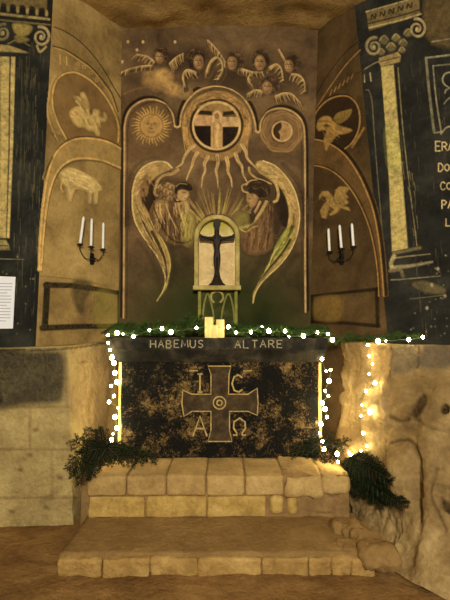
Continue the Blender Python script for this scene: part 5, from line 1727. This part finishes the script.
def garland(label, spots, seed, twig, name='fir_garland'):
    rnd = random.Random(seed)
    t = thing(name, label, 'garland', tuple(spots[0][0]))
    for p, q, r in spots:
        V_, F_ = [], []
        SV = bmesh.new()
        spray(V_, F_, SV, [p, q, r], rnd, twig, ln=0.028)
        st = link('sprig', bm_mesh(SV, True), M['bark'], t)
        foliage('needles', V_, F_, st, 'needle_fresh')
    return t


rnd = random.Random(5)
sp = []
for px in list(np.arange(112, 206, 4.6)) + list(np.arange(229, 328, 5)):
    Y = rnd.uniform(3.70, 3.98)
    s = rnd.choice((-1, 1))
    hi = 5 if px > 225 else 6.5
    if 178 < px < 205:
        hi = 12
    L_ = rnd.uniform(16, 24)
    p0 = np.array([at(px - s * L_ / 2, 334, Y)[0], Y, za + .03])
    p1 = np.array([at(px, 334, Y)[0], Y - .02, za + .05 + rnd.uniform(0, hi * .004)])
    p2 = np.array([at(px + s * L_ / 2, 334, Y)[0], Y - rnd.uniform(-.04, .04), za + .04 + rnd.uniform(0, hi) * .012])
    if px < 225:
        for w in (p0, p1, p2):
            w[0] = min(w[0], at(203, 334, Y)[0])
    else:
        for w in (p0, p1, p2):
            w[0] = max(w[0], at(227, 334, Y)[0])
    sp.append((p0, p1, p2))
for px in (128, 140, 150, 160, 172, 181, 187, 192, 197, 202, 231, 238, 247, 258, 272, 290, 308):
    Y = rnd.uniform(3.78, 4.0)
    x = at(px, 334, Y)[0]
    up = rnd.uniform(.07, .11) if px < 205 else rnd.uniform(.05, .08)
    if 185 < px < 204:
        up = rnd.uniform(.12, .17)
    s = rnd.uniform(-.06, .06)
    sp.append((np.array([x, Y, za + .03]), np.array([x + s * .5, Y - .02, za + .03 + up * .6]), np.array([x + s, Y - .05, za + .03 + up])))
garland('green fir garland with small lights along the top of the altar', sp, 21, 0.095)
sp = []
for px, py in ((334, 341), (345, 338), (356, 339), (366, 338), (376, 338), (386, 338), (396, 336), (406, 336), (415, 336)):
    Y = rock_at(px, max(346, py + 6), 0.0)[1] + 0.05
    if px < 348:
        Y = 3.72
    s = rnd.choice((-1, 1))
    sp.append((pt(px - s * 8, py + rnd.uniform(-1, 2), Y), pt(px, py - 1, Y - .03), pt(px + s * 9, py + rnd.uniform(-4, 2), Y - .02)))
garland('green fir garland on the rock ledge right of the altar', sp, 22, 0.075)

# ---------------------------------------------------------------- strings of small lights
bm = bmesh.new()
bmesh.ops.create_uvsphere(bm, u_segments=14, v_segments=10, radius=0.0112)
for v in bm.verts:
    v.co.z *= 1.15
BULB = bm_mesh(bm, True)
BULB.materials.append(M['bulb'])


def light_string(label, pts, group='strings of small warm lights'):
    t = thing('light_string', label, 'string lights', tuple(pts[0]), group)
    cp = []
    rn = random.Random(len(pts))
    for p in catmull(pts, 5):
        cp.append(p + np.array([rn.uniform(-.004, .004), 0.012, rn.uniform(-.004, .004)]))
    bm = bmesh.new(); add_tube(bm, cp, 0.0022, 6)
    link('cord', bm_mesh(bm, True), M['cord'], t)
    for p in pts:
        o = bpy.data.objects.new('bulb', BULB)
        COL.objects.link(o)
        o.parent = t
        o.matrix_parent_inverse = t.matrix_basis.inverted()
        o.location = p
        s = rn.choice((0.65, 0.85, 1.0, 1.2, 1.5))
        o.scale = (s, s, s)
    return t


tops = [(108, 335), (117, 333), (123, 334), (133.5, 336.5), (149.5, 330), (162, 328.5), (171, 332), (196.5, 328), (228.5, 327), (236, 332.5), (251, 332), (262, 326.5), (269, 331), (285, 331), (289, 336.5), (303.5, 336), (317.5, 332.5), (328, 334), (332.5, 340)]
light_string('warm lights strung through the garland along the altar top', [pt(x, y, 3.66) for x, y in tops])
lf = [(108, 343), (110, 350), (112, 357.5), (114, 363), (115, 373), (117, 382), (111, 386), (114, 396), (109, 402), (118, 408), (115, 417), (117, 428), (113, 434), (111.5, 440), (108, 445)]
light_string('warm lights hanging down the left edge of the altar', [pt(x, y, 3.60 + (0.10 if y > 362 else 0)) for x, y in lf])
ri = [(323, 352), (322, 359), (326, 371), (330.5, 370), (329, 381), (325, 391), (328.5, 396), (322, 403), (325, 409), (327, 417), (321, 424), (319.5, 433), (322, 441), (324, 449), (337, 454), (338, 462)]
light_string('warm lights hanging down the right edge of the altar', [pt(x, y, 3.62 + (0.06 if y < 445 else -0.12)) for x, y in ri])
ro = [(423, 338), (409, 340), (386, 341), (378, 341.5), (368, 345), (369, 356), (372.5, 364), (369, 374), (375, 383), (366, 391), (362, 405), (370, 412), (361, 416), (363, 433), (367, 446), (361, 451), (352, 456), (349, 453)]
light_string('warm lights running from the rock ledge down the pier right of the altar', [rock_at(x, max(y, 346), 0.045) + np.array([0, 0, 0 if y >= 346 else (346 - y) * 3.6 / F]) for x, y in ro])
bpy.context.view_layer.update()
